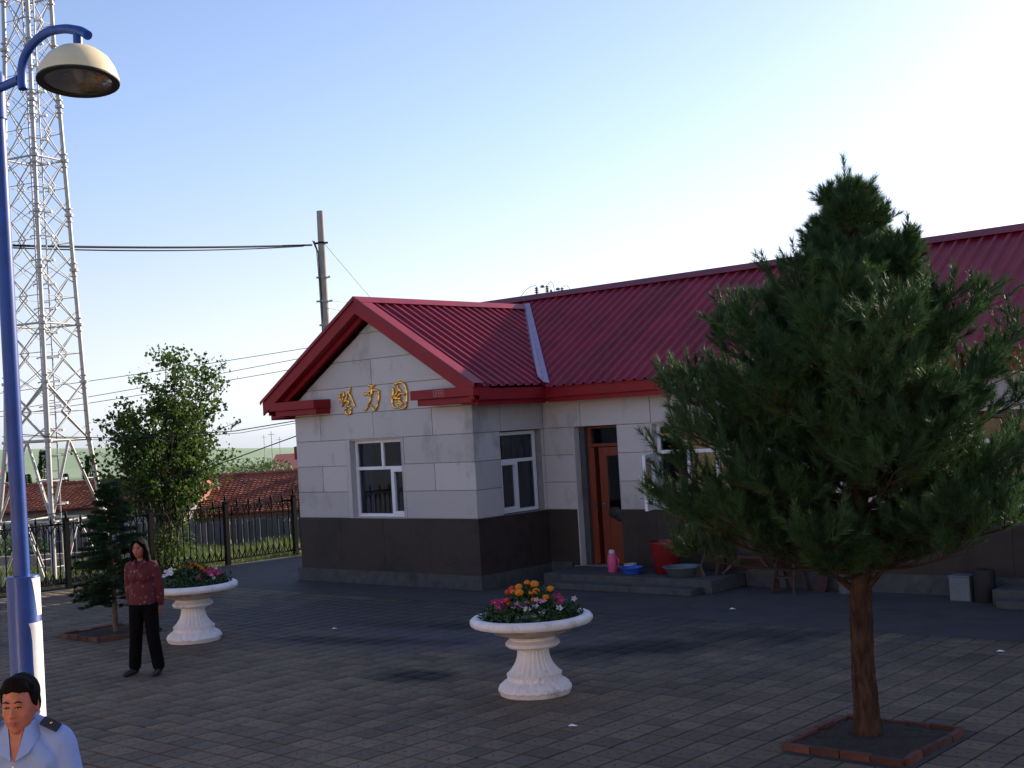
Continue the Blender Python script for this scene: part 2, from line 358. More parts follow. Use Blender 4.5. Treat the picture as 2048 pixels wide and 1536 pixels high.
for i in range(int(-22 / T), int(1 / T)):
    for j in range(1, int(YE / T)):
        cx, cy = (i + .5) * T, (j + .5) * T
        if any(p[0] - .05 < cx < p[2] + .05 and p[1] - .05 < cy < p[3] + .05 for p in (PIT1, PIT2)): continue
        d = Vector((cx, cy, -2.6)); z = d.dot(w_)
        vis = z > .5 and abs(d.dot(r_) / z) < .415 and d.dot(u_) / z > -.315
        cells.append((0 if vis else 1, z if vis else 99, cx, cy))
cells.sort()
tv, tf = [], []; base = np.array(tile.v); bf = np.array(tile.f)
for k, (nv, z, cx, cy) in enumerate(cells):
    dz = random.gauss(0, .0009); tx, ty = random.gauss(0, .0022), random.gauss(0, .0022); rz = random.gauss(0, .006)
    R = Matrix.Rotation(rz, 4, 'Z') @ Matrix.Rotation(tx, 4, 'X') @ Matrix.Rotation(ty, 4, 'Y')
    if k < 300:
        o = bpy.data.objects.new('paving_tile', tme); C.objects.link(o); o.parent = ground
        o.matrix_local = Matrix.Translation((cx, cy, dz)) @ R
    else:
        q = base @ np.array(R.to_3x3()).T + [cx, cy, dz]; tf.append(bf + len(tv) * 12); tv.append(q)
fast('paving_tiles', np.concatenate(tv), np.concatenate(tf), M['paver'], ground, kind='stuff')
ap = MB(); ap.box(-21.9, YE + .004, -.02, 6, 14.62, 0.0); ap.box(-13.79, 14.622, -.02, 6, 16.33, 0.0015); ap.box(-21.9, 14.622, -.02, -18.24, 24, 0.0015)
ap.build('cement_apron', M['cement'], ground)
# kerb at the fence, land beyond
kb = MB()
for k in range(22): kb.box(-22.08, 4 + k * .8, -.1, -21.90, 4 + k * .8 + .79, .012)
kb.build('kerb', M['plinth'], ground)
def terr(x, y):
    s = max(0, -22.1 - x); z = -.05 - min(s, 10) * .025 - max(0, min(s, 16) - 10) * .30
    return z
gv, gf = [], []
xs = [-22.09, -23, -24, -26, -28, -31, -35, -40, -48, -60, -90, -150, -260, -420, -700, -1100, -1700]
ys = [-1200, -700, -400, -200, -100, -50, -20, 0, 4, 8, 12, 16, 20, 24, 30, 36, 45, 60, 90, 150, 260, 420, 700, 1100, 1700]
for x in xs:
    for y in ys:
        z = terr(x, y) + (random.uniform(-.08, .08) if x < -23 else 0)
        if x < -60: z = -2.0 - max(0, -x - 150) * .022
        gv.append((x, y, z))
for i in range(len(xs) - 1):
    for j in range(len(ys) - 1): a0 = i * len(ys) + j; gf.append((a0, a0 + len(ys), a0 + len(ys) + 1, a0 + 1))
fast('grass_ground', gv, [q[::-1] for q in gf], M['field'], kind='structure', sm=True)
gg = MB(); gg.add([(-22.08, 24.1, -.1), (2500, 24.1, -.1), (2500, 2500, -.1), (-22.08, 2500, -.1)], [(0, 1, 2, 3)])
gg.add([(6.01, -.30, -.06), (2500, -.30, -.06), (2500, 24.09, -.06), (6.01, 24.09, -.06)], [(0, 1, 2, 3)])
gg.build('back_ground', M['field'], kind='structure')
tb = MB(); tb.add([(-1500, -1500, -1.1), (1500, -1500, -1.1), (1500, -.31, -1.1), (-1500, -.31, -1.1)], [(0, 1, 2, 3)])
tb.build('track_bed', mat('track_ballast', (.10, .09, .085), .95, var=.4, scale=14, bump=1, bscale=20), kind='structure')

# hills: ridge crests at real distances
M['hill'] = mat('distant_green_hill', (.20, .30, .17), 1, var=.12, scale=.012, coord='Object', hue=(.25, .34, .21), dirt=((.27, .33, .22), .02, .56))
def hill(dist, prof, name, depth, zb=-6):
    # prof: list of (image-bearing tangent, crest z); crest line at depth dist along the view axis
    v = []; f = []; n = len(prof)
    for k, (t, z) in enumerate(prof):
        c = Vector((0, 0, 0)) + (r_ * t + w_) * dist
        for q, (dd, zz) in enumerate(((.45, zb), (.62, zb + (z - zb) * .25), (.8, zb + (z - zb) * .66), (.93, zb + (z - zb) * .93), (1.0, z), (1.25, zb + (z - zb) * .9), (1.7, zb))):
            p = c * dd; v.append((p.x, p.y, zz + (random.uniform(-.25, .25) if 0 < q < 4 else 0)))
    for k in range(n - 1):
        for q in range(6): a0 = k * 7 + q; f.append((a0, a0 + 7, a0 + 8, a0 + 1))
    return fast(name, v, f, M['hill'], kind='structure', sm=True)
hill(620, [(-1.2, 6), (-.8, 5.5), (-.5, 4.6), (-.40, 4.1), (-.36, 3.2), (-.30, 1.2), (-.27, .0), (-.20, -2.6), (-.165, -3.6), (-.13, -4.4), (-.05, -5), (.2, -5), (.6, -4), (1.2, -3)], 'hill', 1, -14)

# ================================================================== STATION BUILDING
X0, X1, YF, YM = -18.207, -13.82, 14.666, 16.378
ZW, HB = 1.122, .451
bld = thing('station_building', (-16, 16.378, 0), 'single storey grey stone station building with red metal roof and a gabled wing', 'building')
S_ = .61; XR = (X0 + X1) / 2; ZR = 4.82
def zwing(x): return ZR - .33 - S_ * abs(x - XR) * 1.0
XE = 6.0
# ---- core walls (with openings) : each wall list of boxes
def wall_boxes(mb, axis, pos, thick, a0, a1, z0, z1, openings):
    cuts = sorted(set([a0, a1] + [v for o in openings for v in o[:2]]))
    for s, e in zip(cuts[:-1], cuts[1:]):
        mid = (s + e) / 2; ops = [o for o in openings if o[0] < mid < o[1]]; zz = z0
        segs = []
        for o in sorted(ops, key=lambda q: q[2]): segs.append((zz, o[2])); zz = o[3]
        segs.append((zz, z1))
        for q0, q1 in segs:
            if q1 - q0 < .01: continue
            if axis == 'x': mb.box(s, pos, q0, e, pos + thick, q1)
            else: mb.box(pos - thick, s, q0, pos, e, q1)
OPW = [(-16.86, -15.46, ZW, ZW + 3 * HB)]
OPS = [(15.27, 16.30, ZW, ZW + 3 * HB)]
OPM = [(-13.17, -12.27, .20, ZW + 3 * HB), (-11.62, -9.92, ZW, ZW + 3 * HB), (-6.9, -5.2, ZW, ZW + 3 * HB), (-4.5, -3.6, .2, ZW + 3 * HB), (-2.6, -.9, ZW, ZW + 3 * HB)]
core = MB()
wall_boxes(core, 'x', YF, .30, X0 + .31, X1 - .31, .0, 3.15, OPW)
wall_boxes(core, 'y', X1, .30, YF, YM, 0, 3.15, OPS)
wall_boxes(core, 'x', YM, .30, X1 - .30, XE, 0, 3.15, OPM)
core.box(X0, YF, 0, X0 + .30, 21.7, 3.15); core.box(X0 + .31, 21.4, 0, XE, 21.7, 3.15); core.box(XE - .3, YM + .31, 0, XE, 21.4, 3.15)
# gable triangle
core.prism([(X0 + .02, YF, 3.151), (X1 - .02, YF, 3.151), (XR, YF, zwing(XR) - .02)], (0, .25, 0))
core.box(X0 + .31, YF + .31, 3.02, X1 - .31, 21.39, 3.10); core.box(X1 - .30, YM + .31, 3.02, XE - .31, 21.39, 3.10)   # ceiling
core.box(X0 + .31, YF + .31, .12, X1 - .31, 21.39, .18); core.box(X1 - .30, YM + .31, .12, XE - .31, 21.39, .18)
wallc = core.build('wall', M['mortar'], bld)
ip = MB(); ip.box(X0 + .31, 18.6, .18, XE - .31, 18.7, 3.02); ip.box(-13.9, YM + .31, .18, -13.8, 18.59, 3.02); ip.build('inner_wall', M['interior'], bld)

def clip(poly, nx, nz, c):       # keep nx*x+nz*z<=c
    out = []
    for i in range(len(poly)):
        p, q = poly[i], poly[(i + 1) % len(poly)]; dp = nx * p[0] + nz * p[1] - c; dq = nx * q[0] + nz * q[1] - c
        if dp <= 0: out.append(p)
        if dp * dq < 0: t = dp / (dp - dq); out.append((p[0] + t * (q[0] - p[0]), p[1] + t * (q[1] - p[1])))
    return out
def panel(axis, pos, poly, parent, m, gap=.005, proud=.018, name='stone_panel'):
    cx = sum(p[0] for p in poly) / len(poly); cz = sum(p[1] for p in poly) / len(poly)
    q = []
    for x, z in poly:
        dx, dz = x - cx, z - cz; L_ = max(abs(dx), 1e-3); L2 = max(abs(dz), 1e-3)
        q.append((cx + dx * max(0, 1 - gap / L_), cz + dz * max(0, 1 - gap / L2)))
    pr = proud + random.uniform(-.002, .002); mb = MB(); n = len(q); bv = .003
    q2 = [(cx + (x - cx) * (1 - bv / max(abs(x - cx), .01)), cz + (z - cz) * (1 - bv / max(abs(z - cz), .01))) for x, z in q]
    if axis == 'x': f0 = [(x, pos - .002, z) for x, z in q]; f1 = [(x, pos - pr + bv, z) for x, z in q]; f2 = [(x, pos - pr, z) for x, z in q2]
    else: f0 = [(pos + .002, y, z) for y, z in q]; f1 = [(pos + pr - bv, y, z) for y, z in q]; f2 = [(pos + pr, y, z) for y, z in q2]
    mb.add(f0 + f1 + f2, [(i, (i + 1) % n, n + (i + 1) % n, n + i) for i in range(n)] + [(n + i, n + (i + 1) % n, 2 * n + (i + 1) % n, 2 * n + i) for i in range(n)] + [tuple(range(2 * n, 3 * n))])
    return mb.build(name, m, parent)
def rows(axis, pos, a0, a1, openings, joints_even, joints_odd, nrow, clipf=None):
    for k in range(nrow):
        z0, z1 = ZW + k * HB, ZW + (k + 1) * HB
        if not clipf and z0 > 3.1: break
        if not clipf: z1 = min(z1, 3.10)
        js = joints_even[k] if isinstance(joints_even, dict) else (joints_odd if k % 2 else joints_even)
        cuts = sorted([a0, a1] + [j for j in js if a0 + .12 < j < a1 - .12])
        for s, e in zip(cuts[:-1], cuts[1:]):
            parts = [(s, e)]
            for o in openings:
                if o[3] <= z0 + .02 or o[2] >= z1 - .02: continue
                np_ = []
                for (p, q) in parts:
                    if o[1] <= p or o[0] >= q: np_.append((p, q)); continue
                    if o[0] - p > .05: np_.append((p, o[0]))
                    if q - o[1] > .05: np_.append((o[1], q))
                parts = np_
            for (p, q) in parts:
                poly = [(p, z0), (q, z0), (q, z1), (p, z1)]
                if clipf:
                    zt = zwing(XR)
                    poly = clip(poly, S_, 1, zt + S_ * XR); poly = clip(poly, -S_, 1, zt - S_ * XR)
                    if len(poly) < 3: continue
                    if max(z for _, z in poly) - min(z for _, z in poly) < .04: continue
                panel(axis, pos, poly, wallc, M['stone'])
je = [-17.51 + 1.40 * k for k in range(0, 16)]; jo = [-16.81 + 1.40 * k for k in range(0, 16)]
rows('x', YF, X0, X1 + .018, OPW, {0: [-16.81, -15.41], 1: [-17.51, -14.71], 2: [-16.81, -15.41], 3: [-17.51, -16.13, -14.71], 4: [], 5: [-16.11], 6: [], 7: []}, je, 8, True)
rows('y', X1, YF, YM, OPS, {0: [], 1: [15.30], 2: [], 3: [15.30], 4: []}, None, 5)
rows('x', YM, X1 + .02, XE, OPM, [-13.0 + 1.4 * k + .7 for k in range(14)], [-13.0 + 1.4 * k for k in range(14)], 5)
# dark granite dado slabs
def dado(axis, pos, a0, a1, ops, step):
    n = max(1, round((a1 - a0) / step)); cuts = [a0 + (a1 - a0) * k / n for k in range(n + 1)]
    for s, e in zip(cuts[:-1], cuts[1:]):
        parts = [(s, e)]
        for o in ops:
            if o[2] > ZW - .05: continue
            np_ = []
            for (p, q) in parts:
                if o[1] <= p or o[0] >= q: np_.append((p, q)); continue
                if o[0] - p > .04: np_.append((p, o[0]))
                if q - o[1] > .04: np_.append((o[1], q))
            parts = np_
        for p, q in parts: panel(axis, pos, [(p, .203), (q, .203), (q, ZW - .004), (p, ZW - .004)], wallc, M['dark_stone'], .0008, .026, 'dado_slab')
dado('x', YF, X0, X1 + .026, [], 1.1); dado('y', X1, YF, YM, [], .6); dado('x', YM, X1 + .03, XE, OPM, 1.1)
for q in [(X0 - .06, YF - .075, X1 + .075, YF - .001, .228), (X1 + .001, YF, X1 + .075, YM, .228)] + [(s_, YM - .075, e_, YM - .001, .26) for s_, e_ in ((X1 + .076, -13.32), (-10.0, -4.75), (-3.35, XE))]:
    MB().box(q[0], q[1], 0, q[2], q[3], q[4]).build('plinth', M['plinth'], bld, bevel=.006)
# reveals
# ---- windows
def frame_bars(mb, axis, p, rects, d=.06):
    for (a0, z0, a1, z1) in rects:
        if axis == 'x': mb.box(a0, p, z0, a1, p + d, z1)
        else: mb.box(p - d, a0, z0, p, a1, z1)
def window(axis, pos, a0, a1, z0, z1, zt, upper, lower, sash=None, curtains=(), name='window'):
    """upper/lower: mullion centre positions; sash: (s,e) thicker sash frame in the lower row"""
    inn = .105; p = pos + inn if axis == 'x' else pos - inn; w = .055
    mb = MB()
    R_ = [(a0, z0, a1, z0 + w), (a0, z1 - w, a1, z1), (a0, z0 + w, a0 + w, z1 - w), (a1 - w, z0 + w, a1, z1 - w), (a0 + w, zt - w / 2, a1 - w, zt + w / 2)]
    for mx in upper: R_.append((mx - w / 2, zt + w / 2, mx + w / 2, z1 - w))
    for mx in lower: R_.append((mx - w / 2, z0 + w, mx + w / 2, zt - w / 2))
    frame_bars(mb, axis, p, R_)
    wn = mb.build(name, M['pvc'], bld, bevel=.004)
    if sash:
        s, e = sash; sm_ = MB(); q = p - .018 if axis == 'x' else p + .018; t = .042
        frame_bars(sm_, axis, q, [(s, z0 + w - .01, e, z0 + w + t), (s, zt - w / 2 - t, e, zt - w / 2 + .01), (s, z0 + w + t, s + t, zt - w / 2 - t), (e - t, z0 + w + t, e, zt - w / 2 - t)], .05)
        sm_.build('sash', M['pvc'], wn, bevel=.004)
    pan = [(x, zt + w / 2, y, z1 - w) for x, y in zip([a0 + w] + [m_ + w / 2 for m_ in upper], [m_ - w / 2 for m_ in upper] + [a1 - w])]
    pan += [(x, z0 + w, y, zt - w / 2) for x, y in zip([a0 + w] + [m_ + w / 2 for m_ in lower], [m_ - w / 2 for m_ in lower] + [a1 - w])]
    for (s, c0, e, c1) in pan:
        gm = MB(); frame_bars(gm, axis, p + .028 if axis == 'x' else p - .028, [(s + .001, c0 + .001, e - .001, c1 - .001)], .006); gm.build('pane', M['glass'], wn)
    for (s, e) in curtains:                       # rippled cloth hung behind the glass
        n = max(6, int((e - s) / .02)); v = []; f = []
        for k in range(n + 1):
            t = s + (e - s) * k / n; dd = .11 + .018 * math.sin(k * 1.9) + .012 * math.sin(k * .77)
            for z in (z0 + .04, z1 - .05):
                v.append((t, p + dd, z) if axis == 'x' else (p - dd, t, z))
        for k in range(n): f.append((2 * k, 2 * k + 2, 2 * k + 3, 2 * k + 1))
        MB().add(v, f).build('curtain', M['curtain'], wn, sm=60)
    return wn
zt = 1.985
window('x', YF, -16.76, -15.48, 1.135, 2.452, 1.965, [-16.07], [-15.86], (-15.835, -15.535), [(-16.70, -16.42), (-15.80, -15.54)])
window('y', X1, 15.30, 16.275, 1.135, 2.458, zt, [], [15.77], (15.355, 15.745), [(15.36, 15.55), (15.80, 15.92), (16.1, 16.22)])
window('x', YM, -11.585, -9.955, 1.135, 2.458, 2.01, [], [-11.02, -10.5], None)
window('x', YM, -6.865, -5.235, 1.135, 2.458, 2.01, [], [-6.3, -5.8], None)
window('x', YM, -2.565, -.935, 1.135, 2.458, 2.01, [], [-2.0, -1.5], None)
# stone window reveals (lining of the openings)
RVB = []
for (a0, a1) in ((-16.86, -15.46), ):
    RVB += [(a0, YF - .016, ZW, a0 + .098, YF + .2, 2.4745), (a0 + .099, YF - .02, ZW - .002, a1, YF + .2, ZW + .011), (a1 - .018, YF - .016, ZW + .012, a1, YF + .2, 2.4745), (a0 + .099, YF, 2.454, a1 - .019, YF + .2, 2.4745)]
for (a0, a1) in ((-11.62, -9.92), (-6.9, -5.2), (-2.6, -.9)):
    RVB += [(a0, YM - .016, ZW, a0 + .033, YM + .2, 2.4745), (a1 - .033, YM - .016, ZW, a1, YM + .2, 2.4745), (a0 + .034, YM - .02, ZW - .002, a1 - .034, YM + .2, ZW + .011), (a0 + .034, YM, 2.46, a1 - .034, YM + .2, 2.4745)]
for q in RVB: MB().box(*q).build('window_reveal', M['stone'], bld)
# open casement on the first main window, swung outwards
ow = MB(); hx, L_ = -11.60, .52; ang = math.radians(72); dx_, dy_ = math.cos(ang) , -math.sin(ang)
def sw(a, z, o=0): return (hx + dx_ * a + dy_ * -o * 0 - o * dy_ * -1 * 0, YM - .03 + dy_ * a, z)
for (a0, z0, a1, z1) in ((0, 1.14, L_, 1.19), (0, 1.94, L_, 1.99), (0, 1.19, .05, 1.94), (L_ - .05, 1.19, L_, 1.94)):
    p = [sw(a0, z0), sw(a1, z0), sw(a1, z1), sw(a0, z1)]; ow.prism(p, (.045 * -dy_, .045 * dx_, 0))
ows = ow.build('open_sash', M['pvc'], bld, label='white window sash swung open')
og = MB(); og.prism([(x + .02, y, z) for x, y, z in (sw(.05, 1.19), sw(L_ - .05, 1.19), sw(L_ - .05, 1.94), sw(.05, 1.94))], (.005, 0, 0)); og.build('pane', M['glass'], ows)
# ---- entrance door
def entrance(x0, x1, ajar):
    fy = YM + .185
    fr = MB(); fr.box(x0 + .13, fy, .2, x0 + .20, fy + .09, 2.465); fr.box(x1 - .035, fy, .2, x1 - .002, fy + .09, 2.465); fr.box(x0 + .20, fy, 2.43, x1 - .035, fy + .09, 2.465); fr.box(x0 + .20, fy - .01, 2.13, x1 - .035, fy + .09, 2.185)
    d = fr.build('door', M['door'], bld, bevel=.004)
    tp = MB(); tp.box(x0 + .201, fy + .04, 2.186, x1 - .036, fy + .046, 2.429); tp.build('transom_pane', M['glass'], d)
    lx0, lx1 = x0 + .37, x1 - .04; lf = MB(); y0 = fy - .02
    lf.box(lx0, y0, .22, lx0 + .15, y0 + .045, 2.12); lf.box(lx1 - .05, y0, .22, lx1, y0 + .045, 2.12); lf.box(lx0 + .15, y0, 1.98, lx1 - .05, y0 + .045, 2.12); lf.box(lx0 + .15, y0 + .006, .22, lx1 - .05, y0 + .04, 1.0)
    leaf = lf.build('door_leaf', M['door'], d, bevel=.004)
    g_ = MB(); g_.box(lx0 + .151, y0 + .02, 1.001, lx1 - .051, y0 + .026, 1.979); g_.build('pane', M['glass'], d)
    l2 = MB(); l2.box(x0 + .20, fy + .0, .22, x0 + .26, fy + .5, 2.12); l2.build('door_leaf', M['door'], d, bevel=.004, label='narrow left leaf standing open')
    for hz_ in (1.13, 1.19):
        for hx_ in (lx0 + .04, x0 + .235):
            h = MB(); h.box(hx_, y0 - .04, hz_, hx_ + .07, y0 - .02, hz_ + .02); h.build('handle', M['chrome'], d)
    rvd = MB(); rvd.box(x0, YM - .016, .2, x0 + .018, YM + .29, 2.4745); rvd.box(x1 - .0015, YM - .016, .2, x1, YM + .29, 2.4745); rvd.build('door_reveal', M['stone'], d)
    rb = MB(); rb.box(x0 + .0185, YM + .12, .2, x0 + .1295, YM + .27, 2.465); rb.build('door_jamb', M['plinth'], d)
entrance(-13.17, -12.27, 1); entrance(-4.5, -3.6, 0)
cb = MB(); cb.ell((-12.5, YM + .13, 1.06), (.15, .02, .10), 10); cb.ell((-12.42, YM + .13, .98), (.10, .02, .07), 10); o = cb.build('black_cloth', M['black'], sm=60)
tag(o, 'crumpled black cloth hanging on the orange brown station door', 'cloth')
# ---- steps
st = MB(); st.box(-13.18, 15.42, 0.003, -10.05, YM - .001, .198); st.box(-12.75, 15.12, .003, -10.2, 15.419, .10)
st.build('entrance_step', M['plinth'], bld, bevel=.012)
st = MB(); st.box(-6.15, 15.70, .003, -3.3, YM - .001, .198); st.box(-6.0, 15.42, .003, -3.45, 15.699, .10); st.build('entrance_step', M['plinth'], bld, bevel=.012)
# ---- roofs
YE0, YR, ZE = 15.95, 19.0, 3.17       # main eave front, ridge
def zmain(y): return ZE + S_ * (min(y, 2 * YR - y) - YE0)
ZMR = zmain(YR)
OV = .44; XL, XRt = X0 - OV, X1 + OV; YG = 14.266
roof = MB(); roof.box(XL + .3, 18.99, ZMR - .36, XE + .2, 19.01, ZMR - .2); roof = roof.build('roof', M['fascia'], bld)
def sheet(orig, along, down, width, length, parent, name='roof_sheet', ribs=4):
    """corrugated sheet: ribs spaced along 'along', running 'down'"""
    orig = Vector(orig); along = Vector(along).normalized(); down = Vector(down).normalized(); nrm = along.cross(down).normalized()
    if nrm.z < 0: nrm = -nrm
    P = []; p = width / ribs
    for k in range(ribs):
        s = k * p; P += [(s, 0), (s + p * .36, 0), (s + p * .50, .036), (s + p * .66, .036), (s + p * .80, 0)]
    P.append((width + .012, 0)); P[0] = (0, .006)
    n = len(P); v = []
    for (t, L2) in ((0, 0), (0, length)):
        for (s, h) in P: v.append(orig + along * s + nrm * h + down * L2)
    for (t, L2) in ((0, 0), (0, length)):
        for (s, h) in P: v.append(orig + along * s + nrm * (h - .006) + down * L2)
    f = []
    for i in range(n - 1): f += [(i, i + 1, n + i + 1, n + i), (2 * n + i + 1, 2 * n + i, 3 * n + i, 3 * n + i + 1), (i + 1, i, 2 * n + i, 2 * n + i + 1), (n + i, n + i + 1, 3 * n + i + 1, 3 * n + i)]
    return MB().add(v, f).build(name, M['roof'], parent)
LS = (OV + (X1 - X0) / 2) ; LSL = math.hypot(LS, LS * S_)
k = 0; y = YG + .03
while y < 18.85:
    wdt = .80
    sheet((XR, y, ZR + random.uniform(-.002, .002)), (0, 1, 0), (1, 0, -S_), wdt, LSL + .03, roof)
    sheet((XR, y, ZR), (0, 1, 0), (-1, 0, -S_), wdt, LSL + .03, roof); y += .80
x = XL; DL = math.hypot(YR - YE0, (YR - YE0) * S_)
while x < XE:
    sheet((x, YR, ZMR + random.uniform(-.003, .003)), (1, 0, 0), (0, -1, -S_), .80, DL + .04, roof)
    sheet((x, YR, ZMR), (1, 0, 0), (0, 1, -S_), .80, DL + .04, roof); x += .80
def strip(a, b, wvec, t, name, m, par=None):        # flat strip a->b widened by wvec
    a, b, wv = Vector(a), Vector(b), Vector(wvec); nrm = (b - a).cross(wv).normalized()
    if nrm.z < 0: nrm = -nrm
    q = [a, b, b + wv, a + wv]; mb = MB().prism(q, nrm * t); return mb.build(name, m, par or roof)
dn = Vector((1, 0, -S_)).normalized(); dl = Vector((-1, 0, -S_)).normalized()
up = Vector((0, 0, 1))
# ridge caps
for (dv, s) in ((dn, 1), (dl, -1)):
    strip((XR, YG - .02, ZR + .052), (XR, 18.62, ZR + .052), dv * .22, .006, 'ridge_cap', M['roof'])
for dv in (Vector((0, -1, -S_)).normalized(), Vector((0, 1, -S_)).normalized()):
    strip((XL - .02, YR, ZMR + .055), (XE + .4, YR, ZMR + .055), dv * .24, .006, 'ridge_cap', M['roof'])
# verge flashing on the front edge of both wing slopes
for dv in (dn, dl):
    a = Vector((XR, YG - .02, ZR + .045)); strip(a, a + dv * (LSL + .03), (0, .24, 0), .008, 'verge_flashing', M['roof'])
    strip(a + Vector((0, 0, 0)), a + dv * (LSL + .03), (0, 0, -.06), .008, 'verge_flashing', M['roof'])
# valley flashing
va, vb = Vector((XRt + .02, YE0 - .03, ZE - .0)), Vector((XR, YE0 + (ZR - ZE) / S_, ZR))
vd = (vb - va)
for (side, m_) in ((Vector((-1, 0, 0)), 0), (Vector((0, 1, 0)), 1)):
    pass
def zw(x): return ZR - S_ * abs(x - XR)
for wd in (0, 1):
    q = []
    for (p, t) in ((va, 0), (vb, 0), (vb, 1), (va, 1)):
        if wd == 0: xx, yy = p.x - .12 * t, p.y - .0; zz = zw(xx) if t else p.z
        else: xx, yy = p.x + .12 * t, p.y; zz = zmain(yy) if t else p.z
        q.append(Vector((xx, yy - (.17 * t if 0 else 0), zz + .066)))
    mb = MB().prism(q, (0, 0, .006)); mb.build('valley_flashing', M['flash'], roof)
# fascias, soffits
f1 = MB(); f1.box(XRt + .0, YE0 + .02, 2.985, XE + .3, YE0 + .05, 3.165); f1.build('fascia', M['fascia'], roof, bevel=.004)
f1 = MB(); f1.box(XRt + .0, YE0 + .09, 2.90, XE + .3, YE0 + .12, 3.0); f1.box(XRt - .10, YE0 + .121, 2.93, XE + .3, YM - .02, 2.975); f1.build('soffit', M['fascia'], roof)
for xs_, sg in ((XRt, 1), (XL, -1)):
    ye = YE0 + .05 if sg > 0 else 21.9
    a, b = sorted((xs_ - sg * .0, xs_ - sg * .03)); f1 = MB(); f1.box(a, YG + .14, 2.985, b, ye, 3.165); f1.build('fascia', M['fascia'], roof, bevel=.004)
    a, b = sorted((xs_ - sg * .07, xs_ - sg * .10)); f1 = MB(); f1.box(a, YG + .14, 2.90, b, ye + (.04 if sg > 0 else 0), 3.0)
    a, b = sorted((xs_ - sg * .101, (X1 + .02) if sg > 0 else (X0 - .0))); f1.box(a, YG + .14, 2.93, b, ye if sg < 0 else YE0 + .12, 2.975); f1.build('soffit', M['fascia'], roof)
f1 = MB(); f1.box(XL, 22.0, 2.98, XE + .3, 22.05, 3.165); f1.build('fascia', M['fascia'], roof)
# barge boards: outer board, shadow gap, inner board and sloping soffit
def barge(y0, y1, top, depth, x_end, name):
    for sg in (1, -1):
        L3 = x_end
        q = [(XR, y0, ZR - top), (XR + sg * L3, y0, ZR - top - S_ * L3), (XR + sg * L3, y0, ZR - top - S_ * L3 - depth), (XR, y0, ZR - top - depth)]
        MB().prism(q, (0, y1 - y0, 0)).build(name, M['fascia'], roof, bevel=.004)
barge(YG, YG + .035, .0, .235, LS - .02, 'barge_board')
barge(YG + .16, YG + .19, .16, .16, LS - .24, 'barge_board')
for sg in (1, -1):
    q = [(XR, YG + .036, ZR - .235), (XR + sg * (LS - .1), YG + .036, ZR - .235 - S_ * (LS - .1)), (XR + sg * (LS - .1), YF - .02, ZR - .235 - S_ * (LS - .1)), (XR, YF - .02, ZR - .235)]
    MB().prism(q, (0, 0, .03)).build('soffit', M['fascia'], roof)
# corbel returns at the eaves
for (xa, xb, lo) in ((-18.43, -17.19, 0), (-14.78, -13.385, 1)):
    cbm = MB(); cbm.box(xa, YG - .01, 3.055, xb, YF - .022, 3.205); cbm.build('eaves_return', M['fascia'], roof, bevel=.005)
    cbm = MB(); cbm.box(xa + (.10 if 1 else 0), YG + .05, 2.955, xb - (.10 if lo else .02), YF - .022, 3.052); cbm.build('eaves_return', M['fascia'], roof, bevel=.005)
sg_ = MB()
for (a0, z0, a1, z1) in ((-14.24, 3.175, -14.02, 3.18), (-14.24, 3.085, -14.02, 3.09), (-14.245, 3.09, -14.24, 3.175), (-14.02, 3.09, -14.015, 3.175)): sg_.box(a0, YG - .014, z0, a1, YG - .009, z1)
for q in range(3):
    cx = -14.19 + q * .062
    for dz in (.105, .12, .135, .148): sg_.box(cx - .018, YG - .014, 3.085 + dz - .08, cx + .02, YG - .009, 3.085 + dz - .076)
    sg_.box(cx - .004, YG - .014, 3.105, cx + .002, YG - .009, 3.157); sg_.box(cx - .02, YG - .014, 3.105, cx - .016, YG - .009, 3.15)
sg_.build('painted_mark', M['sign'], roof, label='faint white framed characters on the red eaves board')
rbx = MB(); rbx.box(-18.62, 14.92, 2.16, X0 - .02, 15.25, 2.40); o = rbx.build('meter_box', M['fascia'], bevel=.008); tag(o, 'small red metal box on the left side wall of the station wing', 'box')

blocker = thing('shade_blocker', (-18, 26.5, 0), 'plain store added unseen behind the station to shade the left paving', 'building')  # unseen block added behind the station to cast shade on the left paving
MB().box(-20.0, 23.2, -.1, -15.5, 30, 3.6).prism([(-20.0, 23.2, 3.601), (-20.0, 26.6, 4.75), (-20.0, 30, 3.601)], (4.5, 0, 0)).build('wall', M['plaster'], blocker)
for q_ in ([(-20.2, 22.9, 3.56), (-20.2, 26.6, 4.80), (-20.2, 26.6, 4.86), (-20.2, 22.9, 3.62)], [(-20.2, 30.3, 3.56), (-20.2, 26.602, 4.80), (-20.2, 26.602, 4.86), (-20.2, 30.3, 3.62)]): MB().prism(q_, (4.9, 0, 0)).build('roof', M['roof'], blocker)
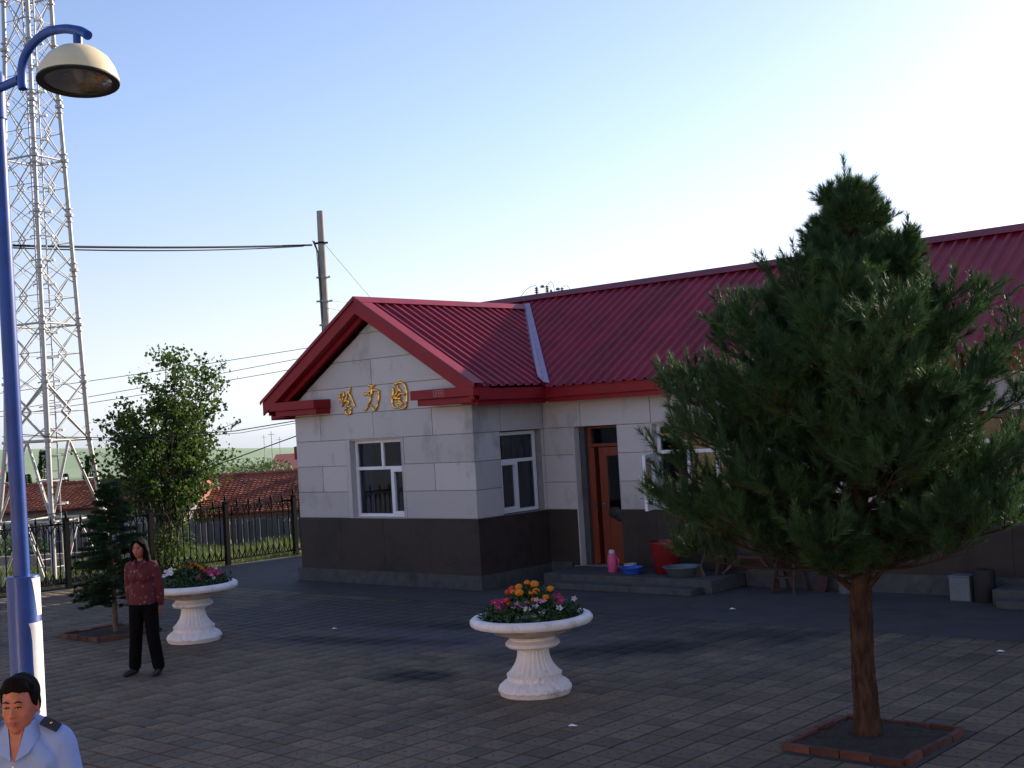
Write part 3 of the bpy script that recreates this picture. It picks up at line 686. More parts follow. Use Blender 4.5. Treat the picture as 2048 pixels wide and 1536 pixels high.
# ---- gold characters on the gable wall (brush strokes in wall coordinates)
def cp(px, pz): return (-16.915 + (px - 171) / 8.533 * .01252 - 0, 0)
def ch(px, py):            # crop pixel -> wall x,z (fitted to the wall plane)
    X = 660 + px / 8.533; Y = 740 + py / 8.533
    d = r_ * ((X - 1024) / 2546.5) - u_ * ((Y - 768) / 2546.5) + w_; t = (14.63) / d.y
    return (d.x * t, 2.6 + d.z * t)
sign = thing('gold_lettering', (-16.05, 14.64, 3.1), 'three gold brush style Chinese characters spelling 哈力图 on the gable wall', 'sign')
CH = [[[(178,470),(172,430),(190,398),(225,388),(242,410),(234,470),(218,520)],[(176,480),(190,545),(222,530)],[(335,305),(345,350),(315,410),(275,500),(205,635)],[(330,400),(380,490),(432,635)],[(245,545),(295,520),(345,540)],[(300,530),(330,560),(290,610)],[(278,640),(272,700),(285,745),(345,750),(362,690),(356,630),(300,620),(278,640)]],
      [[(665,268),(712,262),(765,268)],[(715,270),(722,330),(712,430),(690,530),(650,630),(598,702)],[(590,410),(650,405),(700,360),(760,345),(825,352),(840,410),(832,520),(815,610),(770,692),(735,640),(700,590)],[(655,375),(670,400),(665,435)]],
      [[(1072,300),(1088,370),(1075,450),(1068,540),(1080,610),(1120,640),(1180,632)],[(1112,252),(1160,222),(1215,212),(1268,240),(1305,320),(1318,420),(1312,540),(1300,620),(1245,665),(1185,638)],[(1150,265),(1165,300),(1195,335),(1222,380)],[(1190,330),(1160,390),(1110,440),(1080,470)],[(1095,480),(1150,470),(1200,410),(1262,402),(1255,440)],[(1120,495),(1180,480)],[(1215,470),(1165,530),(1130,545)],[(1180,520),(1215,550),(1250,590)],[(1165,560),(1210,590),(1235,600)]]]
for strokes in CH:
    mb = MB()
    for s in strokes:
        pts = [Vector((ch(*p)[0], 0, ch(*p)[1])) for p in s]
        # resample smooth
        P = []
        for i in range(len(pts) - 1):
            p0, p1, p2, p3 = pts[max(i - 1, 0)], pts[i], pts[i + 1], pts[min(i + 2, len(pts) - 1)]
            for k in range(5):
                t = k / 5; P.append(.5 * ((2 * p1) + (p2 - p0) * t + (2 * p0 - 5 * p1 + 4 * p2 - p3) * t * t + (3 * p1 - p0 - 3 * p2 + p3) * t ** 3))
        P.append(pts[-1]); n = len(P)
        rad = [.023 * (1.15 - .5 * (i / (n - 1))) * (1 + .2 * math.sin(i * .9)) for i in range(n)]; rad[0] *= .75; rad[-1] *= .35
        mb.tube([(p.x, 14.625, p.z) for p in P], rad, 8)
    mb.build('character', M['gold'], sign, sm=60)

# ================================================================== LAMP POST (blue, near left)
LY = 4.8
lamp = thing('street_lamp', (-9.335, LY, 0), 'blue platform lamp post with cream dome shade on a curved arm', 'lamp post')
def onY(px, py, Y=LY):
    d = r_ * ((px - 1024) / 2546.5) - u_ * ((py - 768) / 2546.5) + w_; t = Y / d.y; return Vector((d.x * t, Y, 2.6 + d.z * t))
bx = -9.335
pts = MB().lathe([(.135, 0), (.135, .05), (.121, .07), (.121, 1.64), (.118, 1.65)], (bx, LY, 0), 28).build('sleeve', M['blue'], lamp, sm=40)
MB().lathe([(.061, 1.645), (.0605, 1.7)], (bx - .01, LY, 0), 24).tube([(bx - .01, LY, 1.7), (bx - .065, LY, 5.2)], [.0605, .058], 24).build('pole', M['blue'], lamp, sm=40)
MB().lathe([(.072, 5.19), (.072, 5.52), (.05, 5.56), (.0, 5.565)], (bx - .068, LY, 0), 24).build('collar', M['blue'], lamp, sm=40)
apt = [onY(*p) for p in ((46, 178), (44, 160), (46, 125), (62, 92), (92, 66), (125, 58), (150, 60), (165, 64), (176, 71))]
sm_pts = []
for i in range(len(apt) - 1):
    p0, p1, p2, p3 = apt[max(i - 1, 0)], apt[i], apt[i + 1], apt[min(i + 2, len(apt) - 1)]
    for k in range(5): t = k / 5; sm_pts.append(.5 * ((2 * p1) + (p2 - p0) * t + (2 * p0 - 5 * p1 + 4 * p2 - p3) * t * t + (3 * p1 - p0 - 3 * p2 + p3) * t ** 3))
sm_pts.append(apt[-1])
MB().tube(sm_pts, .034, 12).build('curved_arm', M['blue'], lamp, sm=50)
pa = onY(40, 158); MB().tube([(bx - .068, LY, pa.z), pa], .034, 12).build('bracket', M['blue'], lamp, sm=50)
hs = onY(155, 62); sc_ = onY(156, 95)
MB().tube([hs, (hs.x, LY, sc_.z - .02)], .033, 12).build('hanger', M['blue'], lamp, sm=50)
rimc = onY(156.5, 161); SR = .335
sx_, sz_ = rimc.x, rimc.z
Rt = Matrix.Rotation(math.radians(-8), 3, Vector((r_.x, r_.y, 0)))
def dome(prof, name, m_, n=40, sm=40):
    mb = MB(); mb.lathe([(a * .85, b * .92) for a, b in prof], (0, 0, 0), n, cap=False)
    mb.v = [tuple(Rt @ Vector(p) + Vector((sx_, LY, sz_))) for p in mb.v]; return mb.build(name, m_, lamp, sm=sm)
dome([(.02, .262), (.10, .258), (.18, .232), (.255, .175), (.305, .10), (.333, .02), (.336, -.005), (.330, -.008)], 'lamp_shade', M['cream'])
dome([(.338, -.004), (.336, -.016), (.275, -.014), (.27, .004)], 'rim', M['black'])
dome([(.325, .0), (.29, .09), (.22, .16), (.1, .20), (.01, .205)], 'reflector', M['reflector'])
dome([(.272, -.006), (.2, -.014), (.01, -.018)], 'lens', M['lens'])
bl = MB(); bl.ell((sx_ + .03, LY, sz_ + .07), (.05, .05, .085), 12); bl.build('bulb', M['eyewhite'], lamp, sm=60)
def decal(zs, a0, a1, jag, rr=.1222):              # torn paper wrapped on the sleeve
    v = []; f = []; n = 10; K = len(zs)
    for i, z in enumerate(zs):
        for k in range(n + 1):
            t = a0 + jag[i] + (a1 - a0 - jag[i]) * k / n
            v.append((bx + rr * math.cos(t), LY + rr * math.sin(t), z))
    for i in range(K - 1):
        for k in range(n): q = i * (n + 1) + k; f.append((q, q + 1, q + n + 2, q + n + 1))
    MB().add(v, f).build('notice', M['paper'], lamp, sm=60)
# sleeve faces the camera around angle -27 deg (0 = +X); the sunlit flank is at +20..+70 deg
decal([1.635, 1.60, 1.52, 1.45, 1.38, 1.35], math.radians(2), math.radians(75), [0, .06, .16, .24, .30, .34])
decal([1.30, 1.26, 1.16, 1.0, .8, .6, .45], math.radians(-16), math.radians(75), [0, .12, .2, .2, .24, .22, .25])

# ================================================================== PLANTERS
def planter(loc, label, rz):
    t = thing('flower_planter', loc, label, 'planter', 'white pedestal planters on the platform', rz)
    n = 192
    def lv(i, j, th): return 1 + .05 * abs(math.sin(th * 12)) if i in (3, 4, 5) else (1 + .02 * math.sin(th * 24) if i in (7, 8) else (1 - .06 * (.5 + .5 * math.sin(th * 24)) ** 2 if i >= 11 else 1))
    prof = [(.335, 0), (.342, .012), (.342, .035), (.338, .05), (.325, .09), (.285, .125), (.262, .135), (.262, .14), (.258, .175), (.266, .183), (.268, .195), (.252, .205), (.215, .245), (.178, .30), (.158, .36), (.152, .41), (.162, .44)]
    MB().lathe(prof, (0, 0, 0), n, lv).build('pedestal', M['planter'], t, sm=35, local=True)
    MB().lathe([(.165, .44), (.235, .446), (.262, .468), (.262, .492), (.235, .515), (.215, .522), (.222, .535), (.21, .55)], (0, 0, 0), 64).build('ring', M['planter'], t, sm=35, local=True)
    def bw(i, j, th): return 1 + (.012 * math.sin(th * 16) if i in (2, 3, 4) else 0)
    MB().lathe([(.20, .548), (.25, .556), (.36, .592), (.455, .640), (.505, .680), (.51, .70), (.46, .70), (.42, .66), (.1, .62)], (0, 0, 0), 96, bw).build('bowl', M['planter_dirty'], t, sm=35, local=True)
    def rw(i, j, th): return 1 + .006 * math.sin(th * 30)
    MB().lathe([(.50, .684), (.575, .668), (.592, .690), (.590, .722), (.565, .745), (.53, .752), (.49, .742), (.47, .715), (.48, .69)], (0, 0, 0), 120, rw, cap=False).build('rim', M['planter'], t, sm=50, local=True)
    MB().lathe([(.49, .702), (.3, .725), (.01, .735)], (0, 0, 0), 32).build('soil', M['soil'], t, sm=60, local=True)
    # egg shaped leaf ornaments round the foot
    for k in range(24):
        a = 2 * PI * k / 24; o = MB().ell((.343 * math.cos(a), .343 * math.sin(a), .052), (.036, .014, .026), 10, Matrix.Rotation(a + PI / 2, 3, 'Z')); 
        o.build('leaf_ornament', M['planter'], t, sm=60, local=True)
    return t
P1 = (-14.36, 9.70, 0); P2 = (-8.12, 9.28, 0)
planter(P2, 'white pedestal planter with flowers standing alone in the middle of the paving', 0)
planter(P1, 'white pedestal planter standing directly behind the woman in maroon', 1.0)

def leafcloud(n, cen, rad, size, asp=.45, up=.3, seed=1, shape=None):
    g_ = np.random.default_rng(seed); P = g_.normal(size=(n, 3)); P /= np.linalg.norm(P, axis=1)[:, None]
    P *= (g_.random((n, 1)) ** (1 / 2.2)); P = P * np.array(rad) + np.array(cen)
    if shape is not None: P = shape(P, g_)
    n = len(P)
    a = g_.normal(size=(n, 3)); a[:, 2] = a[:, 2] * .6 + up; a /= np.linalg.norm(a, axis=1)[:, None]
    b = np.cross(a, g_.normal(size=(n, 3))); b /= np.linalg.norm(b, axis=1)[:, None]
    s = size * g_.uniform(.6, 1.3, (n, 1))
    nn = np.cross(a, b)
    v = np.stack([P, P + a * s * .45 + b * s * asp * .5 - nn * s * .06, P + a * s, P + a * s * .45 - b * s * asp * .5 - nn * s * .06], 1)
    f = np.arange(n * 4).reshape(n, 4); return v.reshape(-1, 3), f
def flower(kind):
    mb = MB()
    if kind == 'ball':
        mb.ell((0, 0, 0), (.042, .042, .03), 12)
        rr = random.Random(3)
        for k in range(40):
            a = rr.uniform(0, 6.28); e = rr.uniform(0, 1.4); d = Vector((math.cos(a) * math.cos(e), math.sin(a) * math.cos(e), math.sin(e)))
            mb.ell(Vector((d.x * .036, d.y * .036, d.z * .026)), (.012, .012, .008), 6)
    else:
        for k in range(5):
            a = 2 * PI * k / 5; c = Vector((math.cos(a), math.sin(a), 0)); s = Vector((-math.sin(a), math.cos(a), 0))
            w = .016 if kind == 'star' else .024
            q = [c * .004, c * .022 + s * w * .8 + Vector((0, 0, .004)), c * .045 + s * w * .4 + Vector((0, 0, .006)), c * .045 - s * w * .4 + Vector((0, 0, .006)), c * .022 - s * w * .8 + Vector((0, 0, .004))]
            mb.prism(q, (0, 0, .002))
    return mb
FM = {}
ORD = ['first', 'second', 'third', 'fourth', 'fifth', 'sixth', 'seventh', 'eighth', 'ninth', 'tenth', 'eleventh', 'twelfth']
FO = {}
def flower_obj(kind, m_, loc, scale, tilt, label, group, cat, name):
    key = (kind, m_)
    if key not in FM:
        FM[key] = (flower(kind).mesh(name + '_head', mat=M[m_], sm=60 if kind == 'ball' else None),
                   MB().tube([(0, 0, -.09), (.004, .003, -.05), (0, 0, -.004)], .0028, 5).mesh('stem', mat=M['leaf2']),
                   MB().ell((0, 0, .006), (.008, .008, .004), 8).mesh('flower_eye', mat=M['yellow'] if m_ != 'whitef' else M['magenta']))
    h, s, e = FM[key]
    t = thing(name, loc, label, cat, group); FO.setdefault(group, []).append(t); t.rotation_euler = tilt; t.scale = (scale * .88,) * 3
    link('flower_head', h, t); link('stem', s, t)
    if kind != 'ball': link('flower_eye', e, t)
def toward(dx, dy): return (random.uniform(.3, .9) * -1 * -1 * 0 + .55 + random.uniform(-.2, .2), random.uniform(-.25, .25), math.radians(62) - PI / 2 + PI / 2 + random.uniform(-.5, .5))
def flowers(P, seed, left):
    random.seed(seed); P = Vector(P)
    where = 'in the middle planter' if not left else 'in the planter behind the woman'
    cam_r = Vector((r_.x, r_.y, 0)).normalized(); cam_f = Vector((w_.x, w_.y, 0)).normalized()
    def at(rr, ff, z): return P + cam_r * rr + cam_f * ff + Vector((0, 0, z))
    def tl(): return (math.radians(42) + random.uniform(-.25, .25), random.uniform(-.2, .2), math.atan2(cam_r.y, cam_r.x) + random.uniform(-.3, .3))
    # leaves: mound
    def mound(Pt, g_):
        rr = np.hypot(Pt[:, 0] - P.x, Pt[:, 1] - P.y); zmax = .74 + .27 * np.exp(-(rr / .27) ** 2) + .07 * g_.random(len(rr))
        k = (Pt[:, 2] < zmax) & (Pt[:, 2] > .70) & (rr < .47 + .06 * g_.random(len(rr))); return Pt[k]
    v, f = leafcloud(16000, (P.x, P.y, .80), (.52, .52, .32), .055, .38, .5, seed, mound)
    o = fast('flower_bed_foliage', v, f, M['leaf2'], kind='stuff', off=P); o.location = P; WL[o.name] = P
    tag(o, 'dense green leaves of mixed bedding flowers ' + where, 'foliage', kind='stuff')
    if not left:
        mar = [(-.10, -.05, 1.045, 1.0), (-.02, 0, 1.075, .8), (.05, -.02, 1.06, 1.15), (.20, -.05, 1.01, 1.0), (.06, -.10, 1.0, 1.05), (.02, -.10, .99, .9), (-.16, -.02, 1.0, .85), (.15, -.15, .945, .95), (.035, -.17, .925, .95), (-.10, -.12, 1.0, 1.15)]
        org = [(-.21, .02, .995), (-.17, .0, 1.03), (-.22, -.10, .935), (-.20, -.13, .90)]
        mag = [(.22, -.05, .90), (.27, -.02, .90), (.24, -.12, .86), (.30, -.08, .875), (.27, -.16, .85), (-.27, -.08, .89), (-.34, -.05, .885), (-.30, -.14, .85)]
        wht = [(-.03, -.30, .84, 'disc'), (.045, -.27, .86, 'disc'), (.10, -.33, .80, 'star'), (.27, -.24, .83, 'disc'), (.03, -.37, .785, 'star'), (-.05, -.38, .775, 'star'), (-.11, -.36, .78, 'star'), (.12, -.26, .81, 'star'), (.42, -.1, .89, 'star')]
        pnk = [(-.13, -.22, .89), (-.09, -.25, .875), (-.04, -.22, .89), (-.16, -.25, .865), (.0, -.20, .885), (.09, -.22, .90), (.13, -.22, .90), (.06, -.24, .92), (-.05, -.28, .85)]
    else:
        mar = [(-.06, -.02, 1.0, 1), (0, 0, 1.02, 1.1), (.06, -.02, 1.01, 1), (.12, -.04, .99, .9), (-.12, -.04, .98, .9), (.02, -.08, .98, 1), (.16, -.06, .96, .9)]
        org = [(.20, -.1, .93), (.24, -.04, .95)]
        mag = [(.27, -.12, .89), (.33, -.10, .90), (.16, -.24, .84), (.30, -.18, .86), (.38, -.12, .87), (.36, -.04, .88)]
        wht = [(-.28, -.15, .93, 'disc'), (-.25, -.18, .90, 'disc'), (-.30, -.18, .88, 'disc'), (-.23, -.14, .95, 'disc'), (-.21, -.2, .91, 'disc'), (.34, -.2, .82, 'star')]
        pnk = [(.35, -.1, .93), (.31, -.2, .85)]
    for (a, b, z, s) in mar: flower_obj('ball', 'orange', at(a, b, z - .02), s * 1.0, (.3, 0, random.random()), 'orange yellow marigold bloom ' + where, 'marigolds ' + where, 'flower', 'marigold')
    for (a, b, z) in org: flower_obj('ball', 'redf', at(a, b, z - .02), .8, (.3, 0, random.random()), 'small red orange bloom ' + where, 'red blooms ' + where, 'flower', 'red_marigold')
    for (a, b, z) in mag: flower_obj('disc', 'magenta', at(a, b, z), 1.15, tl(), 'dark magenta petunia bloom ' + where, 'magenta petunias ' + where, 'flower', 'petunia')
    for (a, b, z, kd) in wht: flower_obj(kd, 'whitef', at(a, b, z), .95 if kd == 'disc' else .75, tl(), 'white bloom with open petals ' + where, 'white blooms ' + where, 'flower', 'white_flower')
    for (a, b, z) in pnk: flower_obj('star', 'pinkf', at(a, b, z), .72, tl(), 'small pink and white bloom ' + where, 'pink star blooms ' + where, 'flower', 'phlox')
flowers(P2, 11, False); flowers(P1, 12, True)
for g2, L_f in FO.items():
    L_f.sort(key=lambda o: Vector(o.location).dot(r_))
    for i, o in enumerate(L_f): o['label'] = o['label'] + ', ' + ORD[i] + ' from the left'

# ================================================================== TREES
def shoots_to_needles(S, D, n, ln, wd, spread, seed):
    """S: shoot start, D: shoot vector; needles fan out round each shoot"""
    g_ = np.random.default_rng(seed); S = np.repeat(np.array(S), n, 0); D = np.repeat(np.array(D), n, 0); m_ = len(S)
    t = g_.random((m_, 1)) ** .8; base = S + D * t
    dn_ = D / np.linalg.norm(D, axis=1)[:, None]
    a = g_.normal(size=(m_, 3)); a -= (a * dn_).sum(1)[:, None] * dn_; a /= np.linalg.norm(a, axis=1)[:, None]
    ang = g_.uniform(spread[0], spread[1], (m_, 1)) * (1.15 - .5 * t)
    nd = dn_ * np.cos(ang) + a * np.sin(ang); nd[:, 2] += .05
    L = ln * g_.uniform(.7, 1.15, (m_, 1))
    side = np.cross(nd, g_.normal(size=(m_, 3))); side /= np.linalg.norm(side, axis=1)[:, None]
    v = np.stack([base - side * wd / 2, base + side * wd / 2, base + nd * L], 1).reshape(-1, 3)
    return v, np.arange(m_ * 3).reshape(-1, 3)
def pine(px, py):
    t = thing('pine_tree', (px, py, 0), 'bushy dark green pine with a bare brown trunk in a brick edged bed', 'tree')
    rn = random.Random(21)
    tr = [(px, py, -.02), (px + .01, py, .15), (px + .0, py, .5), (px + .02, py - .01, 1.0), (px + .05, py, 1.4), (px + .06, py, 2.4), (px + .10, py, 3.6), (px + .12, py, 4.35)]
    zs_ = [p[2] for p in tr]; NR = 70; P_, R2 = [], []
    for i in range(NR):
        z_ = tr[0][2] + (1.6 - tr[0][2]) * i / (NR - 1) if i < NR - 6 else 1.6 + (i - NR + 6 + 1) * .45
        P_.append((np.interp(z_, zs_, [p[0] for p in tr]), np.interp(z_, zs_, [p[1] for p in tr]), z_)); R2.append(float(np.interp(z_, zs_, [.125, .098, .088, .084, .078, .06, .03, .008])))
    mb = MB().tube(P_, R2, 28)
    for i in range(NR):
        for j in range(28):
            q = i * 28 + j; c0 = Vector(P_[i]); v0 = Vector(mb.v[q]) - c0
            kk = 1 + .055 * math.sin(j * 2.3 + 1.7 * math.sin(i * .35 + j)) + rn.uniform(-.035, .035) + .03 * math.sin(i * .8 + j * .9)
            mb.v[q] = tuple(c0 + v0 * kk)
    MB.tube(mb, [(px, py, 1.12), (px - .12, py - .05, 1.22), (px - .17, py - .05, 1.25)], [.035, .022, .014], 8)
    mb.tube([(px + .02, py, 1.10), (px + .18, py - .02, 1.25), (px + .34, py, 1.42)], [.03, .022, .012], 8)
    mb.build('trunk', M['bark'], t, sm=60)
    S, D, BR = [], [], MB()
    z = 1.34
    # silhouette radius by height
    zr = [1.2, 1.45, 1.8, 2.2, 2.6, 3.0, 3.4, 3.75, 4.1, 4.4]; rrr = [.95, 1.18, 1.40, 1.42, 1.16, .76, .54, .38, .17, .03]
    while z < 4.12:
        nb = 13 if z < 3 else (8 if z < 3.6 else 5)
        for k in range(nb):
            a = rn.uniform(0, 2 * PI); L = np.interp(z + .12, zr, rrr) * rn.uniform(.55, 1.14) * (1 + .17 * math.sin(3 * a + z * 2.2) + .10 * math.sin(5 * a - z * 4)); L = min(L, 1.06 * np.interp(z + .12, zr, rrr)); z0 = z + rn.uniform(-.08, .08)
            e0 = rn.uniform(.0, .45) if z < 2.4 else rn.uniform(.25, .6)
            c = Vector((px + .06 + (z - 1.4) * .02, py, z0)); d = Vector((math.cos(a), math.sin(a), 0)); P = [c]; n = 7; up_ = e0
            if z < 1.7: up_ = rn.uniform(-.12, .2)
            for i in range(1, n + 1):
                P.append(P[-1] + (d * math.cos(up_) + Vector((0, 0, 1)) * math.sin(up_)) * L / n); up_ += .055 if z < 1.7 else .08
            BR.tube(P, [.022 * (1 - .8 * i / n) for i in range(n + 1)], 5)
            for i in range(2, n + 1):
                fr = i / n; nsub = 3 if i < n else 5
                for q in range(nsub):
                    sa = a + rn.choice((-1, 1)) * rn.uniform(.3, 1.3); l2 = L * rn.uniform(.14, .30) * (1.15 - fr * .45) + .06; el = rn.uniform(.15, 1.0)
                    dv = Vector((math.cos(sa) * math.cos(el), math.sin(sa) * math.cos(el), math.sin(el)))
                    e = P[i] + dv * l2; BR.tube([P[i], e], [.005, .002], 4)
                    for w in range(3 if z < 3.2 else 2):
                        tt = rn.uniform(.25, 1); b = P[i].lerp(e, tt); el2 = rn.uniform(.35, 1.45); s3 = sa + rn.uniform(-1.2, 1.2)
                        dv2 = Vector((math.cos(s3) * math.cos(el2), math.sin(s3) * math.cos(el2), math.sin(el2))) * rn.uniform(.13, .25) * (1 if z < 2.9 else .72)
                        S.append(b); D.append(dv2)
        z += .155 if z < 3 else .17
    for k in range(14):      # leader and side leaders
        zz = rn.uniform(3.95, 4.32); q_ = .09 - (zz - 3.95) * .16; S.append((px + .12, py, zz)); a = rn.uniform(0, 6.28); D.append((math.cos(a) * q_, math.sin(a) * q_, .15))
    S.append((px + .12, py, 4.30)); D.append((.0, 0, .24)); S.append((px + .12, py, 4.2)); D.append((.05, 0, .22)); S.append((px + .11, py, 4.2)); D.append((-.06, .02, .19))
    BR.build('branch', M['bark_dark'], t)
    v, f = shoots_to_needles(S, D, 92, .078, .0052, (.35, 1.0), 5)
    fast('crown', v, f, M['needle'], t)
    return len(S)
npine = pine(-4.68, 9.25)
print('pine shoots', npine)
def spruce(px, py):
    t = thing('spruce_tree', (px, py, 0), 'small dark spruce with drooping lower branches left of the woman', 'tree')
    rn = random.Random(5); MB().tube([(px, py, 0), (px, py, 1.0), (px, py, 2.1)], [.04, .025, .006], 8).build('trunk', M['bark2'], t)
    S, D, BR = [], [], MB(); z = .42
    while z < 2.05:
        R_ = np.interp(z, [.4, .7, 1.1, 1.6, 2.1], [.55, .62, .47, .27, .05])
        for k in range(9):
            a = rn.uniform(0, 6.28); L = R_ * rn.uniform(.7, 1.1); P = [Vector((px, py, z + rn.uniform(-.08, .08)))]; e = rn.uniform(.02, .3); n = 6
            for i in range(1, n + 1): P.append(P[-1] + Vector((math.cos(a) * math.cos(e), math.sin(a) * math.cos(e), math.sin(e))) * L / n); e -= .05
            BR.tube(P, [.008 * (1 - .8 * i / n) for i in range(n + 1)], 4)
            for i in range(1, n + 1):
                for q in range(7):
                    sa = a + rn.choice((-1, 1)) * rn.uniform(.2, .9); l2 = rn.uniform(.06, .15) * (1.1 - .5 * i / n)
                    S.append(P[i]); D.append((math.cos(sa) * l2, math.sin(sa) * l2, rn.uniform(-.02, .03)))
        z += .10
    BR.build('branch', M['bark2'], t)
    v, f = shoots_to_needles(S, D, 60, .034, .0055, (.5, 1.2), 6); fast('crown', v, f, M['needle2'], t)
spruce(-16.1, 9.6)
def leafy(px, py, pz, H, W, nst, nleaf, label, seed, leaf=.05, name='poplar_tree', sm_=M['leaf'], group=None, dens=None):
    t = thing(name, (px, py, pz), label, 'tree', group); rn = random.Random(seed); S = MB(); tips = []
    for k in range(nst):
        a = rn.uniform(0, 6.28); b = Vector((px + rn.uniform(-.15, .15), py + rn.uniform(-.15, .15), pz)); hh = H * (rn.uniform(.82, 1.0) if k < 3 else rn.uniform(.5, .78)) - .15; lean = rn.uniform(.05, .42) * W / H
        P = [b]; n = 8
        for i in range(1, n + 1): P.append(b + Vector((math.cos(a) * lean * hh * (i / n) ** 1.2, math.sin(a) * lean * hh * (i / n) ** 1.2, hh * i / n)))
        S.tube(P, [.045 * (1 - .85 * i / n) for i in range(n + 1)], 6)
        for i in range(1, n + 1):
            for q in range(5):
                if i < 3: continue
                a2 = rn.uniform(0, 6.28); fr = i / n; L = W * .5 * rn.uniform(.35, .9) * (1.2 - .85 * fr) ; e = rn.uniform(.3, 1.0)
                E = P[i] + Vector((math.cos(a2) * math.cos(e), math.sin(a2) * math.cos(e), math.sin(e))) * L
                S.tube([P[i], P[i].lerp(E, .5) + Vector((0, 0, -.02)), E], [.012, .008, .003], 4); tips.append((P[i], E))
        tips.append((P[-3], P[-1] + Vector((0, 0, .15))))
    S.build('trunk', M['bark2'], t, sm=60)
    g_ = np.random.default_rng(seed); A = np.array([x[0] for x in tips]); B = np.array([x[1] for x in tips]); idx = g_.integers(0, len(A), nleaf); tt = g_.uniform(.2, 1.05, (nleaf, 1))
    P = A[idx] * (1 - tt) + B[idx] * tt + g_.normal(size=(nleaf, 3)) * .075 * (H / 4)
    a = g_.normal(size=(nleaf, 3)); a[:, 2] -= .5; a /= np.linalg.norm(a, axis=1)[:, None]; b = np.cross(a, g_.normal(size=(nleaf, 3))); b /= np.linalg.norm(b, axis=1)[:, None]
    s = leaf * g_.uniform(.6, 1.25, (nleaf, 1)); nn = np.cross(a, b)
    v = np.stack([P, P + a * s * .35 + b * s * .42 - nn * s * .1, P + a * s, P + a * s * .35 - b * s * .42 - nn * s * .1], 1).reshape(-1, 3)
    fast('crown', v, np.arange(nleaf * 4).reshape(-1, 4), sm_, t); return t
leafy(-23.45, 15.25, -.12, 4.55, 4.7, 11, 15000, 'broad leafy tree with several thin stems behind the iron fence', 3, .088)
# sprouting bush at its foot, behind the fence
v, f = leafcloud(1500, (-23.1, 15.0, .42), (.55, .75, .55), .06, .8, .1, 8)
t = thing('sapling_bush', (-23.1, 15.0, -.1), 'bright leafy bush of suckers behind the fence at the foot of the tree', 'bush'); fast('foliage', v, f, M['leaf'], t)
MB().tube([(-23.1, 15, -.1), (-23.05, 15.1, .5)], .01, 5).tube([(-23.1, 15, -.1), (-23.2, 14.8, .6)], .01, 5).build('stem', M['bark2'], t)

# beds
def bed(p, label, seed, hgt=.05):
    rn = random.Random(seed); x0, y0, x1, y1 = p; t = thing('planting_bed', ((x0 + x1) / 2, (y0 + y1) / 2, 0), label, 'planting bed')
    s = MB(); n = 14; v = []; f = []
    for i in range(n + 1):
        for j in range(n + 1): v.append((x0 + .04 + (x1 - x0 - .08) * i / n, y0 + .04 + (y1 - y0 - .08) * j / n, .012 + rn.uniform(0, .022)))
    for i in range(n):
        for j in range(n): a = i * (n + 1) + j; f.append((a, a + n + 1, a + n + 2, a + 1))
    s.add(v, f).build('soil', M['soil'], t, sm=180)
    fl = lambda v: math.floor((v - .05) / T) * T + .01; ce = lambda v: math.ceil((v + .05) / T) * T - .01
    MB().box(fl(x0), fl(y0), -.03, ce(x1), ce(y1), -.003).build('bedding_mortar', M['cement'], t)
    me = MB(); me.box(-.118, -.027, -.04, .118, .027, .05); me = me.mesh('brick', mat=M['brick'])
    def br(x, y, a):
        o = link('brick', me, t); o.location = Vector((x, y, rn.uniform(-.012, .006))) - Vector(t.location); o.rotation_euler = (rn.uniform(-.06, .06), rn.uniform(-.03, .03), a + rn.uniform(-.04, .04))
        b = o.modifiers.new('bevel', 'BEVEL'); b.width = .004; b.segments = 1
    k = round((x1 - x0) / .243)
    for i in range(k):
        x = x0 + .125 + i * (x1 - x0 - .01) / k
        br(x, y0, 0); br(x, y1, 0)
    k = round((y1 - y0 - .05) / .243)
    for i in range(k):
        y = y0 + .15 + i * (y1 - y0 - .05) / k
        br(x0, y, PI / 2); br(x1, y, PI / 2)
bed(PIT1, 'square brick edged soil bed around the pine trunk', 1); bed(PIT2, 'square brick edged soil bed under the small spruce', 2)

# ================================================================== IRON FENCE
fence = thing('iron_fence', (-22, 12, 0), 'black wrought iron fence with spear finials and interlaced arches along the platform edge', 'fence')
FX = -22.0; posts = [12.2 - 1.78 * 3 + 1.78 * k for k in range(8)]
pm = MB(); pm.box(-.045, -.045, 0, .045, .045, 1.30); pm.box(-.058, -.058, 1.30, .058, .058, 1.325); pm = pm.mesh('post', mat=M['iron'])
fin = MB(); fin.lathe([(.012, 0), (.03, .015), (.016, .03), (.03, .055), (.022, .09), (.002, .15)], (0, 0, 0), 8); fin = fin.mesh('finial', mat=M['iron'])
pk = MB(); pk.box(-.009, -.009, .13, .009, .009, 1.20); pk = pk.mesh('picket', mat=M['iron'])
sp = .148
def arcmesh(flip):
    P = []
    for k in range(9):
        t = k / 8; y = -sp + 2 * sp * t; z = .20 * math.sin(PI * t) ** .8
        P.append((0, y, (1.03 + z) if not flip else (.32 - z)))
    return MB().tube(P, .010, 5).mesh('arch', mat=M['iron'])
am, am2 = arcmesh(0), arcmesh(1)
off = Vector((FX, 0, 0)) - Vector(fence.location)
